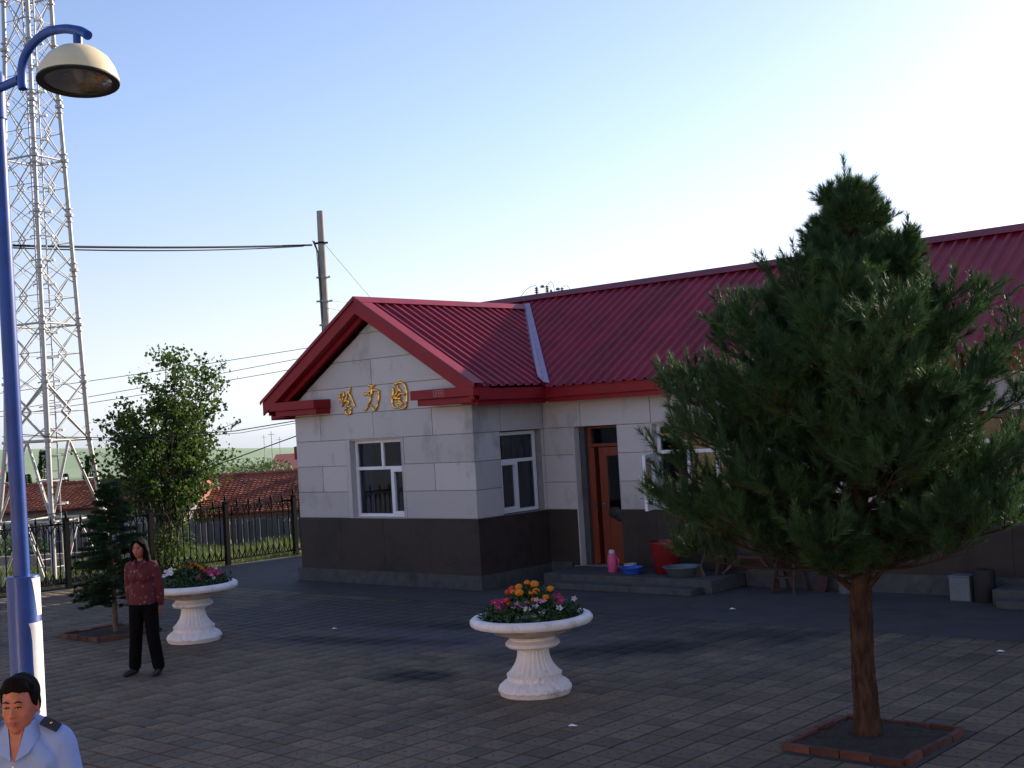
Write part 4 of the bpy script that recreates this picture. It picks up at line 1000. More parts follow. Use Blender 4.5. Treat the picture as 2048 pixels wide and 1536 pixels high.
for i, y in enumerate(posts):
    o = link('post', pm, fence); o.location = off + Vector((0, y, 0)); q = link('finial', fin, o); q.location = (0, 0, 1.325)
    if i < len(posts) - 1:
        for z in (1.215, .125):
            o = link('rail', MB().box(-.018, y + .046, z - .014, .018, y + 1.78 - .046, z + .014).mesh('rail', mat=M['iron']), fence); o.location = off
        for k in range(1, 12):
            o = link('picket', pk, fence); o.location = off + Vector((0, y + k * sp, 0))
            if k % 2 == 0: q = link('finial', fin, fence); q.location = off + Vector((0, y + k * sp, 1.225))
            for mm in (am, am2): q = link('arch', mm, fence); q.location = off + Vector((.012 * (-1) ** k, y + k * sp, 0))
# grass along and beyond the fence
g_ = np.random.default_rng(4); n = 26000
gx = -22.1 - np.abs(g_.normal(size=n)) * 3.2; gy = g_.uniform(7, 20, n)
hh = g_.uniform(.04, .16, n) * np.clip((-22.0 - gx) * .8 + .35, .35, 1.3)
gz = np.array([terr(x, 0) for x in gx]) - .02
a = g_.uniform(0, 6.28, n); ww = .006
v = np.stack([np.stack([gx - np.cos(a) * ww, gy - np.sin(a) * ww, gz], 1), np.stack([gx + np.cos(a) * ww, gy + np.sin(a) * ww, gz], 1), np.stack([gx + g_.normal(size=n) * .04, gy + g_.normal(size=n) * .04, gz + hh], 1)], 1).reshape(-1, 3)
o = fast('grass', v, np.arange(n * 3).reshape(-1, 3), M['grass'], kind='stuff'); tag(o, 'sunlit green grass growing along and beyond the iron fence', 'grass', kind='stuff')

# ================================================================== LATTICE TOWER
def atd(px, py, d): return (r_ * ((px - 1024) / 2546.5) - u_ * ((py - 768) / 2546.5) + w_) * d + Vector((0, 0, 2.6))
tc = atd(96, 880, 27.5); TX, TY = tc.x, tc.y; TZ = -.75
tower = thing('lattice_tower', (TX, TY, TZ), 'tall galvanised steel lattice tower with a caged ladder beyond the fence', 'tower')
yaw = math.radians(-13)
cyl = MB().tube([(0, 0, 0), (0, 0, 1)], 1, 8); cyl = cyl.mesh('strut', mat=M['steel'], sm=60)
def strut(name, a, b, r):
    a, b = Vector(a), Vector(b); o = link(name, cyl, tower); d = b - a
    o.matrix_local = Matrix.Translation(a - Vector((TX, TY, TZ))) @ d.to_track_quat('Z', 'Y').to_matrix().to_4x4() @ Matrix.Diagonal((r, r, d.length, 1)); return o
def half(z): return np.interp(z, [-.75, 2.8, 11.5, 30], [1.30, .84, .50, .25])
def corner(k, z):
    a = math.radians(118.6 + 90) + PI / 2 * k - math.radians(118.6) + yaw; a = PI / 4 * 0 + math.atan2(-TY, -TX) + PI / 2 * k; h = half(z)
    return Vector((TX + h * math.cos(a), TY + h * math.sin(a), z))
lev = [-.75, 1.1, 2.8, 4.05, 5.3, 6.5, 7.7, 8.9, 10.1, 11.3, 12.5, 13.7, 14.9]
for k in range(4):
    for z0, z1 in zip(lev[:-1], lev[1:]):
        rr = .053 if z0 < 3 else .046
        strut('leg', corner(k, z0), corner(k, z1), rr)
    k2 = (k + 1) % 4
    for z0, z1 in zip(lev[:-1], lev[1:]):
        A0, A1, B0, B1 = corner(k, z0), corner(k, z1), corner(k2, z0), corner(k2, z1)
        zm = (z0 + z1) / 2; Am, Bm = corner(k, zm), corner(k2, zm); rb = .024 if z0 < 3 else .013
        if z0 < 2:
            strut('brace', A0, (A1 + B1) / 2, .027); strut('brace', B0, (A1 + B1) / 2, .027); strut('brace', A1, B1, .03); strut('brace', (A0 + (A1 + B1) / 2) / 2, Am, .014); strut('brace', (B0 + (A1 + B1) / 2) / 2, Bm, .014)
        else:
            cA, cB = A1, B1; mid0 = (A0 + B0) / 2; mid1 = (A1 + B1) / 2
            strut('brace', A0, (Am + Bm) / 2 + (B1 - A1) * .12, rb); strut('brace', B0, (Am + Bm) / 2 - (B1 - A1) * .12, rb)
            strut('brace', A1, (Am + Bm) / 2 + (B1 - A1) * .12, rb); strut('brace', B1, (Am + Bm) / 2 - (B1 - A1) * .12, rb)
            strut('brace', (A0 * .75 + A1 * .25), (A0 * .5 + B0 * .5), .009); strut('brace', (B0 * .75 + B1 * .25), (A0 * .5 + B0 * .5), .009); strut('brace', Am, Bm, .009); strut('brace', (A0 * .25 + A1 * .75), (A1 * .5 + B1 * .5), .009); strut('brace', (B0 * .25 + B1 * .75), (A1 * .5 + B1 * .5), .009)
            if z0 in (2.8, 5.3, 9.0, 8.9, 12.5): strut('brace', A0, B0, .024)
    # flange collars at the joints
    for z in lev[1:-1]:
        c = corner(k, z); o = strut('flange', c - Vector((0, 0, .03)), c + Vector((0, 0, .03)), .095)
        for dz in (-.14, .14): strut('flange', c + Vector((0, 0, dz - .012)), c + Vector((0, 0, dz + .012)), .078)
# ladder with hoops, inside the tower towards the right
lr = Vector((r_.x, r_.y, 0)).normalized(); lf_ = Vector((w_.x, w_.y, 0)).normalized()
lc = Vector((TX, TY, 0)) + lr * .12 - lf_ * .35
for s in (-.02, .22):
    strut('ladder_rail', (lc + lr * s) + Vector((0, 0, TZ)), (lc + lr * (s - .10)) + Vector((0, 0, 14.9)), .016)
rung = MB()
for k in range(52):
    z = TZ + .2 + k * .3; sh = -.10 * (z - TZ) / 15.6; rung.tube([lc + lr * (-.02 + sh) + Vector((0, 0, z)), lc + lr * (.22 + sh) + Vector((0, 0, z))], .009, 5)
rung.build('ladder_rungs', M['steel'], tower)
plate = MB().box(-.07, -.05, -.02, .07, .05, .02).mesh('step_plate', mat=mat('white_plate', (.8, .8, .8), .3))
k = 0; z = .4
while z < 14.5:
    sh = -.10 * (z - TZ) / 15.6; hoop = []
    for q in range(9): a = PI * q / 8; hoop.append(lc + lr * (-.02 + sh + .15 - .22 * math.cos(a)) - lf_ * (.30 * math.sin(a)) + Vector((0, 0, z)))
    MB().tube(hoop, .013, 5).build('ladder_hoop', M['steel'], tower)
    o = link('step_plate', plate, tower); o.location = lc + lr * (.31 + sh) + Vector((0, 0, z + .02)) - Vector((TX, TY, TZ)); o.rotation_euler = (0, 0, math.atan2(lr.y, lr.x)); z += .52

# ================================================================== UTILITY POLE, TRANSFORMER, CABLES
UP = atd(648, 560, 34); ux, uy = UP.x, UP.y
up_ = thing('utility_pole', (ux, uy, -.1), 'round concrete utility pole rising behind the station roof left of the gable', 'utility pole')
MB().tube([(ux - .02, uy - .02, -.1), (ux - .02, uy, 8.56)], [.145, .088], 18).build('pole', M['concrete'], up_, sm=60)
for (z, w, sd_) in ((7.70, .10, 1), (6.78, .12, 0), (6.14, .16, 0), (5.5, .08, 0)):
    rr = .105 + (8.5 - z) * .007
    MB().lathe([(rr, -.025), (rr + .012, -.02), (rr + .012, .02), (rr, .025)], (ux - .02, uy, z), 18).build('clamp', M['iron'] if z > 7 else M['steel'], up_)
    c = Vector((ux - .02, uy, z)); MB().bar(c - lr * (rr + w * .6), c - lr * rr * .8, .04, .05).bar(c + lr * rr * .8, c + lr * (rr + w * .6), .04, .05).build('bracket', M['iron'] if z > 7 else M['steel'], up_)
def cable(pts, rad, label, group=None, sag=0, m_=M['cable'], n=24):
    P = []
    for i in range(len(pts) - 1):
        a, b = Vector(pts[i]), Vector(pts[i + 1])
        for k in range(n): t = k / n; p = a.lerp(b, t); p.z -= sag * 4 * t * (1 - t) * (a - b).length / 20; P.append(p)
    P.append(Vector(pts[-1])); o = MB().tube(P, rad, 6).build('power_cable', m_); tag(o, label, 'cable', group); return o
pt = Vector((ux - .12, uy - .1, 7.66)); tl_ = corner(3, 6.0); tl_ = atd(24, 491, 27)
cable([tl_, pt - lr * .12], .028, 'thick black overhead cable from the lattice tower to the concrete pole', sag=.12)
cable([tl_ + Vector((0, 0, -.05)), pt - lr * .35 - Vector((0, 0, .02))], .016, 'thinner black cable slung just under the thick overhead cable', sag=.2)
d0 = atd(628, 482, 33.9); cable([d0, atd(636, 505, 33.9), atd(640, 560, 33.9), atd(648, 670, 33.9), (ux - .18, uy - .15, 3)], .018, 'black cable running down the left side of the concrete pole', n=6)
cable([atd(625, 481, 33.8), atd(633, 500, 33.8), atd(638, 560, 33.8), atd(645, 670, 33.8), (ux - .25, uy - .15, 3)], .012, 'grey wire hanging beside the black cable on the concrete pole', n=6)
cable([(ux + .08, uy, 7.68), atd(738, 592, 34.5), atd(830, 700, 35)], .008, 'thin stay wire slanting from the concrete pole to behind the roof ridge', m_=M['steel'])
cable([(ux + .1, uy, 6.15), atd(760, 612, 36)], .008, 'upper of two thin wires from the pole towards the gable', m_=M['steel'])
cable([(ux + .1, uy, 5.95), atd(760, 640, 36)], .008, 'lower of two thin wires from the pole towards the gable', m_=M['steel'])
for (a, b, lb) in (((-200, 812), (620, 695), 'uppermost of the three thin power lines crossing behind the leafy tree'), ((-200, 855), (620, 713), 'middle one of the three thin power lines crossing behind the leafy tree'), ((-200, 862), (610, 734), 'lowest of the three thin power lines crossing behind the leafy tree')):
    cable([atd(*a, 52), atd(*b, 52)], .014, lb, sag=.1)
cable([atd(30, 868, 26), atd(110, 874, 26), atd(250, 876, 25.5), atd(470, 862, 25), (-18.215, 14.75, 2.875)], .010, 'dark cable strung from the tower to the upper left corner of the station wing', n=8)
cable([atd(30, 872, 26), atd(250, 882, 25.5), atd(480, 866, 25), (-18.215, 14.8, 2.84)], .006, 'thin wire running just under the cable to the station wing', n=8)
cable([atd(20, 1048, 24), atd(190, 1008, 24), atd(400, 942, 24), (-18.22, 14.7, 2.60)], .011, 'black cable slanting from the yard up to the left wall of the station wing', n=8)
# transformer frame behind the roof
tf_ = thing('transformer_frame', (atd(1110, 590, 30).x, atd(1110, 590, 30).y, 0), 'pole mounted transformer frame with insulators showing above the roof ridge', 'power equipment')
ca, cb_ = atd(1010, 612, 30), atd(1180, 592, 30); ca.z = cb_.z = 5.36
mid = (ca + cb_) / 2
MB().bar(ca, cb_, .12, .10).build('crossarm', M['iron'], tf_)
for q in (.15, .85): c = ca.lerp(cb_, q); MB().tube([(c.x, c.y, -.1), (c.x, c.y, 5.35)], .13, 12).build('pole', M['concrete'], tf_, sm=60)
MB().box(mid.x - .45, mid.y - .3, 3.6, mid.x + .45, mid.y + .3, 4.7).build('tank', M['greytin'], tf_)
MB().bar(atd(1028, 604, 30), atd(1080, 596, 30), .03, .04).bar(atd(1080, 596, 29.9), atd(1180, 596, 29.9), .03, .03).build('bar', M['iron'], tf_)
def ins(px, y0, y1, nsh, rr):
    b, t_ = atd(px, y1, 30), atd(px, y0, 30); pr = []; hh = t_.z - b.z
    for k in range(nsh): z = hh * k / nsh; pr += [(.018, z), (rr * (1 - .3 * k / nsh), z + hh / nsh * .35), (.018, z + hh / nsh * .8)]
    pr += [(.012, hh * 1.0), (.004, hh * 1.12)]
    MB().lathe(pr, b, 10).build('insulator', M['porcelain'], tf_)
for a in ((1074, 574, 594, 5, .075), (1095, 571, 592, 5, .075), (1103, 579, 594, 3, .04), (1125, 575, 594, 5, .075), (1131, 583, 594, 2, .04), (1153, 580, 594, 3, .045)): ins(*a)
for px, py in ((1085, 573), (1116, 578), (1143, 582)):
    c = atd(px, py, 30.2); MB().lathe([(.03, -.03), (.055, -.025), (.055, .01), (.02, .035)], c, 10).build('fuse_cap', M['greytin'], tf_)
def arcw(a, b, c): 
    A, B, Cc = atd(*a, 30), atd(*b, 30), atd(*c, 30); P = [(A * (1 - t) ** 2 + B * 2 * t * (1 - t) + Cc * t * t) for t in [k / 10 for k in range(11)]]; return P
wj = MB(); wj.tube(arcw((1038, 600), (1052, 572), (1072, 571)), .006, 4).tube(arcw((1095, 570), (1106, 552), (1109, 584)), .006, 4).tube(arcw((1125, 573), (1138, 568), (1141, 583)), .006, 4).tube(arcw((1153, 578), (1170, 577), (1200, 581)), .006, 4); wj.build('jumper_wire', M['cable'], tf_)

# ================================================================== THINGS ALONG THE WALL
def lathe_thing(name, loc, label, cat, parts, rz=0):
    t = thing(name, loc, label, cat, None, rz)
    for (nm, prof, m_, n) in parts: MB().lathe(prof, (0, 0, 0), n).build(nm, m_, t, sm=40, local=True)
    return t
LZ = .199
t = lathe_thing('thermos_flask', (-12.10, 15.82, LZ), 'pink thermos flask standing on the entrance step', 'flask', [('body', [(.070, 0), (.078, .01), (.078, .20), (.074, .225), (.076, .24), (.07, .27), (.052, .29)], M['pinkp'], 28), ('cap', [(.048, .288), (.05, .32), (.038, .345), (.01, .35)], mat('pale_cap', (.55, .42, .48), .4), 20)])
MB().tube([(.078, 0, .23), (.12, 0, .20), (.12, 0, .10), (.078, 0, .06)], .008, 8).build('handle', M['pinkp'], t, sm=60, local=True)
t = lathe_thing('enamel_mug', (-11.84, 15.93, LZ), 'grey white enamel pot beside the blue basin', 'pot', [('body', [(.085, 0), (.10, .02), (.10, .12), (.105, .125), (.097, .125), (.09, .02)], M['enamel'], 28)])
MB().tube([(-.10, 0, .10), (-.145, -.02, .09), (-.145, -.02, .04), (-.10, 0, .03)], .007, 8).build('handle', M['black'], t, sm=60, local=True)
lathe_thing('wash_basin', (-11.66, 15.72, LZ), 'blue plastic wash basin on the entrance step', 'basin', [('bowl', [(.11, 0), (.125, .005), (.165, .09), (.185, .10), (.185, .106), (.16, .10), (.118, .015), (.01, .012)], M['bluep'], 36)])
t = lathe_thing('bucket', (-11.17, 15.95, LZ), 'large dark red plastic bucket on the entrance step', 'bucket', [('body', [(.17, 0), (.18, .01), (.245, .45), (.262, .46), (.262, .485), (.24, .485), (.17, .03), (.01, .02)], M['redp'], 36)])
MB().tube([(.25 * math.cos(a), .25 * math.sin(a) * .35 - .2 * math.sin(a) * .6, .47 - .16 * math.sin(a)) for a in [PI * k / 10 for k in range(11)]], .006, 6).build('handle', M['greytin'], t, local=True)
lathe_thing('wide_basin', (-10.74, 15.72, LZ), 'wide grey metal basin beside the red bucket', 'basin', [('bowl', [(.19, 0), (.20, .005), (.27, .13), (.295, .14), (.295, .148), (.26, .14), (.19, .015), (.01, .012)], M['greytin'], 40)])
t = thing('broom', (-10.45, 15.75, LZ), 'long handled broom leaning on the wall beside the grey basin', 'broom')
MB().tube([(0, 0, .1), (.02, .60, .95)], .012, 8).build('handle', M['woodraw'], t, local=True)
bb = MB(); rn = random.Random(2)
for k in range(60): a = rn.uniform(-.09, .09); bb.tube([(a * .3, 0, .16), (a * 1.2, -.03 + rn.uniform(-.03, .03), 0.004)], .003, 3)
bb.build('bristles', M['woodraw'], t, local=True)
t = thing('dustpan', (-10.28, 16.12, LZ), 'black long handled dustpan hooked on the wall by the broom', 'dustpan')
MB().box(-.13, -.02, .44, .13, .015, .62).build('pan', M['black'], t, local=True, bevel=.01); MB().tube([(0, 0, .62), (-.05, .1, .92)], .01, 8).build('handle', M['black'], t, local=True)
# bench with splayed legs
t = thing('wooden_bench', (-9.75, 16.05, 0), 'long low red brown wooden bench with braced legs against the wall', 'bench')
MB().box(-.68, -.13, .455, .60, .13, .495).build('seat', M['woodred'], t, local=True, bevel=.004)
for sx2 in (-.5, .42):
    for sy2 in (-1, 1): MB().bar((sx2, sy2 * .09, .46), (sx2 - (.08 if sx2 < 0 else -.08), sy2 * .15, 0), .045, .045).build('leg', M['woodred'], t, local=True)
    MB().bar((sx2, 0, .20), (sx2 + (.28 if sx2 < 0 else -.28), 0, .45), .03, .03).build('brace', M['woodraw'], t, local=True)
t = thing('stepladder', (-9.08, 15.95, 0), 'dark folding wooden stepladder standing at the right end of the bench', 'ladder')
for s in (-1, 1): MB().bar((s * .17, -.22, 0), (s * .08, 0, .92), .035, .05).build('rail', M['woodred'], t, local=True); MB().bar((s * .17, .22, 0), (s * .08, .02, .92), .03, .04).build('rear_rail', M['woodred'], t, local=True)
for k in range(3): z = .22 + k * .24; MB().box(-.15 + k * .02, -.24 + z * .24 - .03, z, .15 - k * .02, -.24 + z * .24 + .06, z + .025).build('tread', M['woodred'], t, local=True)
# boxes and pails right of the pine trunk
t = thing('tin_box', (-6.62, 15.98, 0), 'pale grey dented tin canister standing at the wall right of the pine', 'canister'); MB().box(-.14, -.12, 0, .13, .12, .31).build('body', M['greytin'], t, local=True, bevel=.015); MB().box(-.145, -.125, .311, .135, .125, .33).build('lid', M['greytin'], t, local=True, bevel=.005)
lathe_thing('drum', (-6.33, 15.95, 0), 'dark round drum next to the pale tin canister', 'drum', [('body', [(.13, 0), (.135, .01), (.135, .40), (.125, .41), (.01, .40)], M['black'], 24)])
lathe_thing('paint_pail', (-8.33, 16.12, 0), 'small bluish paint pail by the wall left of the pine trunk', 'pail', [('body', [(.09, 0), (.095, .01), (.10, .19), (.105, .2), (.09, .2), (.08, .03)], M['greytin'], 24)])
t = thing('leaning_board', (-8.72, 16.1, 0), 'short red brown board leaning on the plinth beside the stepladder', 'board'); MB().bar((0, 0, 0), (.02, .16, .34), .18, .02).build('plank', M['woodred'], t, local=True)
# scraps of litter
for (x, y, lb) in ((-9.05, 14.35, 'tiny white paper scrap on the paving near the steps'), (-14.43, 7.55, 'pale flattened paper scrap on the paving left of the woman'), (-6.95, 8.4, 'tiny crumpled paper scrap in front of the middle planter'), (-5.0, 12.9, 'pale scrap lying on the paving right of the pine'), (-13.2, 11.1, 'flat pale scrap on the paving right of the rear planter'), (-11.6, 12.9, 'small whitish speck of paper near the wing wall')):
    mb = MB(); rn = random.Random(int(x * 100)); s = .04
    mb.add([(x - s, y - s * .6, .004), (x + s * .8, y - s * .5, .008), (x + s, y + s * .6, .004), (x - s * .7, y + s * .5, .016), (x, y, .02)], [(0, 1, 4), (1, 2, 4), (2, 3, 4), (3, 0, 4)])
    o = mb.build('paper_scrap', M['paper']); tag(o, lb, 'litter')

# ================================================================== PEOPLE
def body_obj(name, mb, m_, parent, vox, it=4):
    o = mb.build(name, m_, parent, sm=180, local=True)
    md = o.modifiers.new('remesh', 'REMESH'); md.mode = 'VOXEL'; md.voxel_size = vox; md.use_smooth_shade = True
    s = o.modifiers.new('smooth', 'SMOOTH'); s.factor = .5; s.iterations = it; return o
def hand(mb, w, d, side, fwd, s=1.0):
    """w wrist, d pointing direction of the hand, side thumb direction"""
    w, d, side, fwd = Vector(w), Vector(d).normalized(), Vector(side).normalized(), Vector(fwd).normalized()
    palm = w + d * .045 * s; mb.cap(w, w + d * .03 * s, .021 * s, .026 * s, 10)
    for k, (o_, L) in enumerate(((.030, .070), (.011, .080), (-.009, .075), (-.028, .058))):
        a = w + d * .03 * s + side * o_ * .7 * s; b = w + d * .085 * s + side * o_ * s; c = b + (d * .85 + fwd * .35).normalized() * L * .5 * s; e = c + (d * .5 + fwd * .8).normalized() * L * .5 * s
        mb.cap(a, b, .013 * s, .011 * s, 8); mb.cap(b, c, .0095 * s, .0085 * s, 8); mb.cap(c, e, .0085 * s, .007 * s, 8)
    a = w + d * .015 * s + side * .02 * s; b = a + (d * .6 + side * .8 + fwd * .3).normalized() * .04 * s; c = b + (d * .9 + side * .25 + fwd * .4).normalized() * .03 * s
    mb.cap(a, b, .013 * s, .0105 * s, 8); mb.cap(b, c, .010 * s, .008 * s, 8)
def head(mb, c, s=1.0, wide=1.0):
    """c: head centre, facing -Y"""
    c = Vector(c); P = lambda x, y, z: c + Vector((x, y, z)) * s
    mb.ell(P(0, .012, .035), (.076 * s * wide, .094 * s, .086 * s), 20)
    mb.ell(P(0, -.016, .0), (.071 * s * wide, .070 * s, .085 * s), 20)
    mb.ell(P(0, -.024, -.040), (.063 * s * wide, .060 * s, .066 * s), 18)
    mb.ell(P(0, -.044, -.084), (.032 * s * wide, .034 * s, .026 * s), 14)      # chin
    mb.ell(P(0, .0, -.070), (.050 * s * wide, .060 * s, .040 * s), 14)
    for q in (-1, 1):
        mb.ell(P(q * .038 * wide, -.054, -.022), (.024 * s, .022 * s, .024 * s), 12)        # cheek
        mb.ell(P(q * .074 * wide, .014, -.008), (.008 * s, .018 * s, .030 * s), 10, Matrix.Rotation(q * .35, 3, 'Z'))   # ear
        mb.ell(P(q * .028, -.076, .026), (.024 * s, .010 * s, .007 * s), 10)         # brow
        mb.ell(P(q * .0115, -.094, -.030), (.0075 * s, .0085 * s, .0065 * s), 8)        # nostril wing
    mb.cap(P(0, -.080, .016), P(0, -.096, -.024), .0065 * s, .0092 * s, 10)        # nose
    mb.ell(P(0, -.080, -.056), (.023 * s, .010 * s, .012 * s), 10)                # mouth mound
def face_parts(parent, c, s, wide=1.0):
    c = Vector(c); P = lambda x, y, z: c + Vector((x, y, z)) * s
    for q in (-1, 1):
        MB().ell(P(q * .030, -.0815, .004), (.0115 * s, .006 * s, .0032 * s), 10).build('eye', M['eyewhite'], parent, sm=60, local=True)
        MB().ell(P(q * .029, -.0868, .004), (.0050 * s, .0026 * s, .0032 * s), 10).build('pupil', M['eye'], parent, sm=60, local=True)
        MB().tube([P(q * .014, -.0890, .007), P(q * .030, -.0895, .0095), P(q * .044, -.082, .006)], .0022 * s, 6).build('eyelid', M['hair'], parent, local=True)
        MB().tube([P(q * .013, -.090, .026), P(q * .030, -.0915, .032), P(q * .048, -.080, .026)], [.0026 * s, .0034 * s, .0018 * s], 6).build('eyebrow', M['hair'], parent, local=True)
    MB().ell(P(0, -.0895, -.053), (.022 * s, .006 * s, .0042 * s), 10).ell(P(0, -.0885, -.0605), (.018 * s, .006 * s, .0048 * s), 10).build('lips', M['lip'], parent, sm=60, local=True)

# ---- railway man in the foreground
mx_, my_ = -5.27, 2.68
man = thing('person', (mx_, my_, 0), 'short haired man in open necked light blue uniform shirt with dark shoulder boards', 'person', None, math.radians(63 - 24)); man.scale = (.82, .88, .985)
mb = MB(); HC = (0, -.02, 1.540); head(mb, HC, 1.06, 1.10)
mb.cap((0, .02, 1.40), (0, .0, 1.53), .062, .058)
mb.ell((0, .02, 1.24), (.155, .095, .165), 16); mb.ell((0, .02, 1.02), (.15, .11, .18), 16); mb.ell((0, .02, .90), (.165, .11, .12), 16)
for q in (-1, 1):
    mb.cap((q * .06, .025, 1.395), (q * .18, .025, 1.345), .045, .042)
    mb.cap((q * .200, .025, 1.33), (q * .235, .03, 1.08), .042, .040); mb.cap((q * .235, .03, 1.08), (q * .235, -.03, .84), .038, .026)
    hand(mb, (q * .235, -.03, .84), (0, -.15, -1), (0, -1, 0), (-q, 0, 0))
    mb.cap((q * .09, .02, .88), (q * .095, 0, .48), .085, .056); mb.cap((q * .095, 0, .48), (q * .10, .03, .09), .055, .038); mb.cap((q * .10, .03, .06), (q * .11, -.12, .04), .038, .03)
bo = body_obj('body', mb, M['skin'], man, .0075, 3)
face_parts(man, HC, 1.06, 1.1)
mb = MB(); c = Vector(HC)                                            # hair
mb.ell(c + Vector((0, .022, .052)), (.092, .100, .088), 24); mb.ell(c + Vector((0, .050, .005)), (.086, .070, .080), 20)
mb.ell(c + Vector((0, -.030, .098)), (.074, .052, .036), 20); mb.ell(c + Vector((.028, -.052, .088)), (.046, .026, .022), 14); mb.ell(c + Vector((-.03, -.052, .086)), (.044, .026, .022), 14)
for q in (-1, 1): mb.ell(c + Vector((q * .082, -.004, .045)), (.012, .040, .046), 12); mb.ell(c + Vector((q * .085, .004, .012)), (.008, .014, .026), 10)
rn = random.Random(9)
for k in range(110):
    x = rn.uniform(-.075, .075); p = c + Vector((x, -.055 - .012 * math.cos(x * 18), .098 - abs(x) * .25)); mb.cap(p, p + Vector((x * .05, -.012, -.014 - rn.uniform(0, .008))), .006, .002, 6)
body_obj('hair', mb, M['hair'], man, .0055, 2)
mb = MB(); mb.ell((0, .02, 1.25), (.195, .127, .19), 20); mb.ell((0, .015, 1.03), (.188, .135, .20), 20); mb.ell((0, .02, .93), (.182, .125, .10), 18)
for q in (-1, 1):
    mb.cap((q * .055, .03, 1.425), (q * .185, .022, 1.368), .066, .074); mb.ell((q * .10, .02, 1.33), (.10, .10, .09), 14); mb.ell((q * .185, .02, 1.355), (.075, .075, .075), 14); mb.cap((q * .20, .025, 1.35), (q * .245, .03, 1.14), .070, .064); mb.cap((q * .05, -.02, 1.36), (q * .12, -.02, 1.30), .08, .08)
body_obj('shirt', mb, M['shirt'], man, .009, 4)
# skin showing in the open neck, then the collar wings
MB().prism([(-.042, -.072, 1.462), (.042, -.072, 1.462), (.012, -.118, 1.33), (0, -.120, 1.315), (-.012, -.118, 1.33)], (0, .02, .004)).build('open_neck', M['skin'], man, local=True, bevel=.004)
for q in (-1, 1):
    pts_ = [(q * .046, -.070, 1.462), (q * .070, -.030, 1.478), (q * .080, .02, 1.482), (q * .112, .0, 1.447), (q * .108, -.070, 1.402), (q * .078, -.120, 1.358), (q * .012, -.130, 1.325)]
    mbc = MB(); n = len(pts_); cc = (q * .075, -.070, 1.445); b2 = [(x * 1.0, y + .008, z - .006) for x, y, z in pts_]
    mbc.add(pts_ + [cc] + b2 + [(cc[0], cc[1] + .008, cc[2] - .006)], [(i, (i + 1) % n, n) for i in range(n)] + [(n + 1 + (i + 1) % n, n + 1 + i, 2 * n + 1) for i in range(n)] + [(i, n + 1 + i, n + 1 + (i + 1) % n, (i + 1) % n) for i in range(n)])
    mbc.build('collar', M['shirt'], man, local=True, sm=50)
    a, b = Vector((q * .115, -.026, 1.474)), Vector((q * .205, -.030, 1.438)); ep = MB(); ep.bar(a, b, .056, .010, (0, -.42, 1)); e_ = ep.build('shoulder_board', M['navy'], man, local=True, bevel=.003)
    mpt = a.lerp(b, .55) + Vector((0, -.004, .008)); MB().ell(mpt, (.008, .008, .004), 10).build('gold_pip', M['gold'], e_, local=True, sm=60)
MB().tube([(.045, -.03, 1.496), (0, .055, 1.50), (-.045, -.03, 1.496)], .012, 8).tube([(.07, -.01, 1.488), (.05, .06, 1.495), (0, .085, 1.50), (-.05, .06, 1.495), (-.07, -.01, 1.488)], .017, 8).build('collar_band', M['shirt'], man, local=True, sm=60)
for k in range(4): MB().ell((0, -.131 - .006 * math.sin(k * .8), 1.30 - k * .09), (.006, .003, .006), 8).build('button', M['gold'] if k == 0 else M['eyewhite'], man, local=True)
MB().box(.070, -.129, 1.247, .115, -.118, 1.262).build('name_badge', M['gold'], man, local=True)
MB().box(.055, -.128, 1.19, .125, -.120, 1.228).build('pocket_flap', M['shirt'], man, local=True, bevel=.003)
mb = MB(); mb.ell((0, .02, .90), (.178, .122, .11), 16)
for q in (-1, 1): mb.cap((q * .09, .02, .88), (q * .095, 0, .48), .098, .078); mb.cap((q * .095, 0, .48), (q * .10, .03, .12), .078, .068)
body_obj('trousers', mb, M['navy'], man, .012)
mb = MB()
for q in (-1, 1): mb.cap((q * .10, .04, .045), (q * .11, -.14, .038), .045, .038)
body_obj('shoes', mb, M['black'], man, .009)

# ---- woman by the planter
wx, wy = -12.85, 8.02
fd = math.atan2(-wy, -wx) + PI / 2
wom = thing('person', (wx, wy, 0), 'woman with shoulder length dark hair in a maroon patterned blouse and black trousers', 'person', None, fd - math.radians(28))
mb = MB(); HC = (.0, -.025, 1.425); head(mb, HC, .93, .97)
mb.cap((0, .01, 1.26), (0, -.005, 1.36), .046, .044)
mb.ell((0, .01, 1.13), (.14, .095, .17), 16); mb.ell((0, .01, .93), (.135, .10, .15), 16); mb.ell((0, .015, .82), (.135, .095, .09), 16)
for q in (-1, 1):
    mb.cap((q * .05, .01, 1.25), (q * .145, .015, 1.215), .045, .045)
    mb.cap((q * .155, .015, 1.20), (q * .185, .05, .97), .040, .032); mb.cap((q * .185, .05, .97), (q * .17, .07, .76), .030, .022)
    hand(mb, (q * .17, .07, .76), (0, -.05, -1), (0, -1, 0), (-q, 0, 0), .9)
    mb.cap((q * .08, .01, .78), (q * .105, 0, .43), .078, .05); mb.cap((q * .105, 0, .43), (q * .145, .02, .09), .05, .034); mb.cap((q * .145, .02, .05), (q * .165, -.10, .035), .034, .026)
body_obj('body', mb, M['skin'], wom, .0075, 3)
face_parts(wom, HC, .93)
mb = MB(); c = Vector(HC)
mb.ell(c + Vector((0, .022, .042)), (.088, .094, .082), 18); mb.ell(c + Vector((0, .055, -.03)), (.092, .062, .10), 16); mb.ell(c + Vector((0, .05, -.11)), (.098, .055, .06), 14)
for q in (-1, 1):
    mb.cap(c + Vector((q * .068, -.02, .055)), c + Vector((q * .088, .0, -.04)), .024, .030); mb.cap(c + Vector((q * .088, .0, -.04)), c + Vector((q * .092, .015, -.13)), .030, .024)
    mb.cap(c + Vector((q * .02, -.055, .092)), c + Vector((q * .062, -.052, .06)), .018, .016)
rn = random.Random(4)
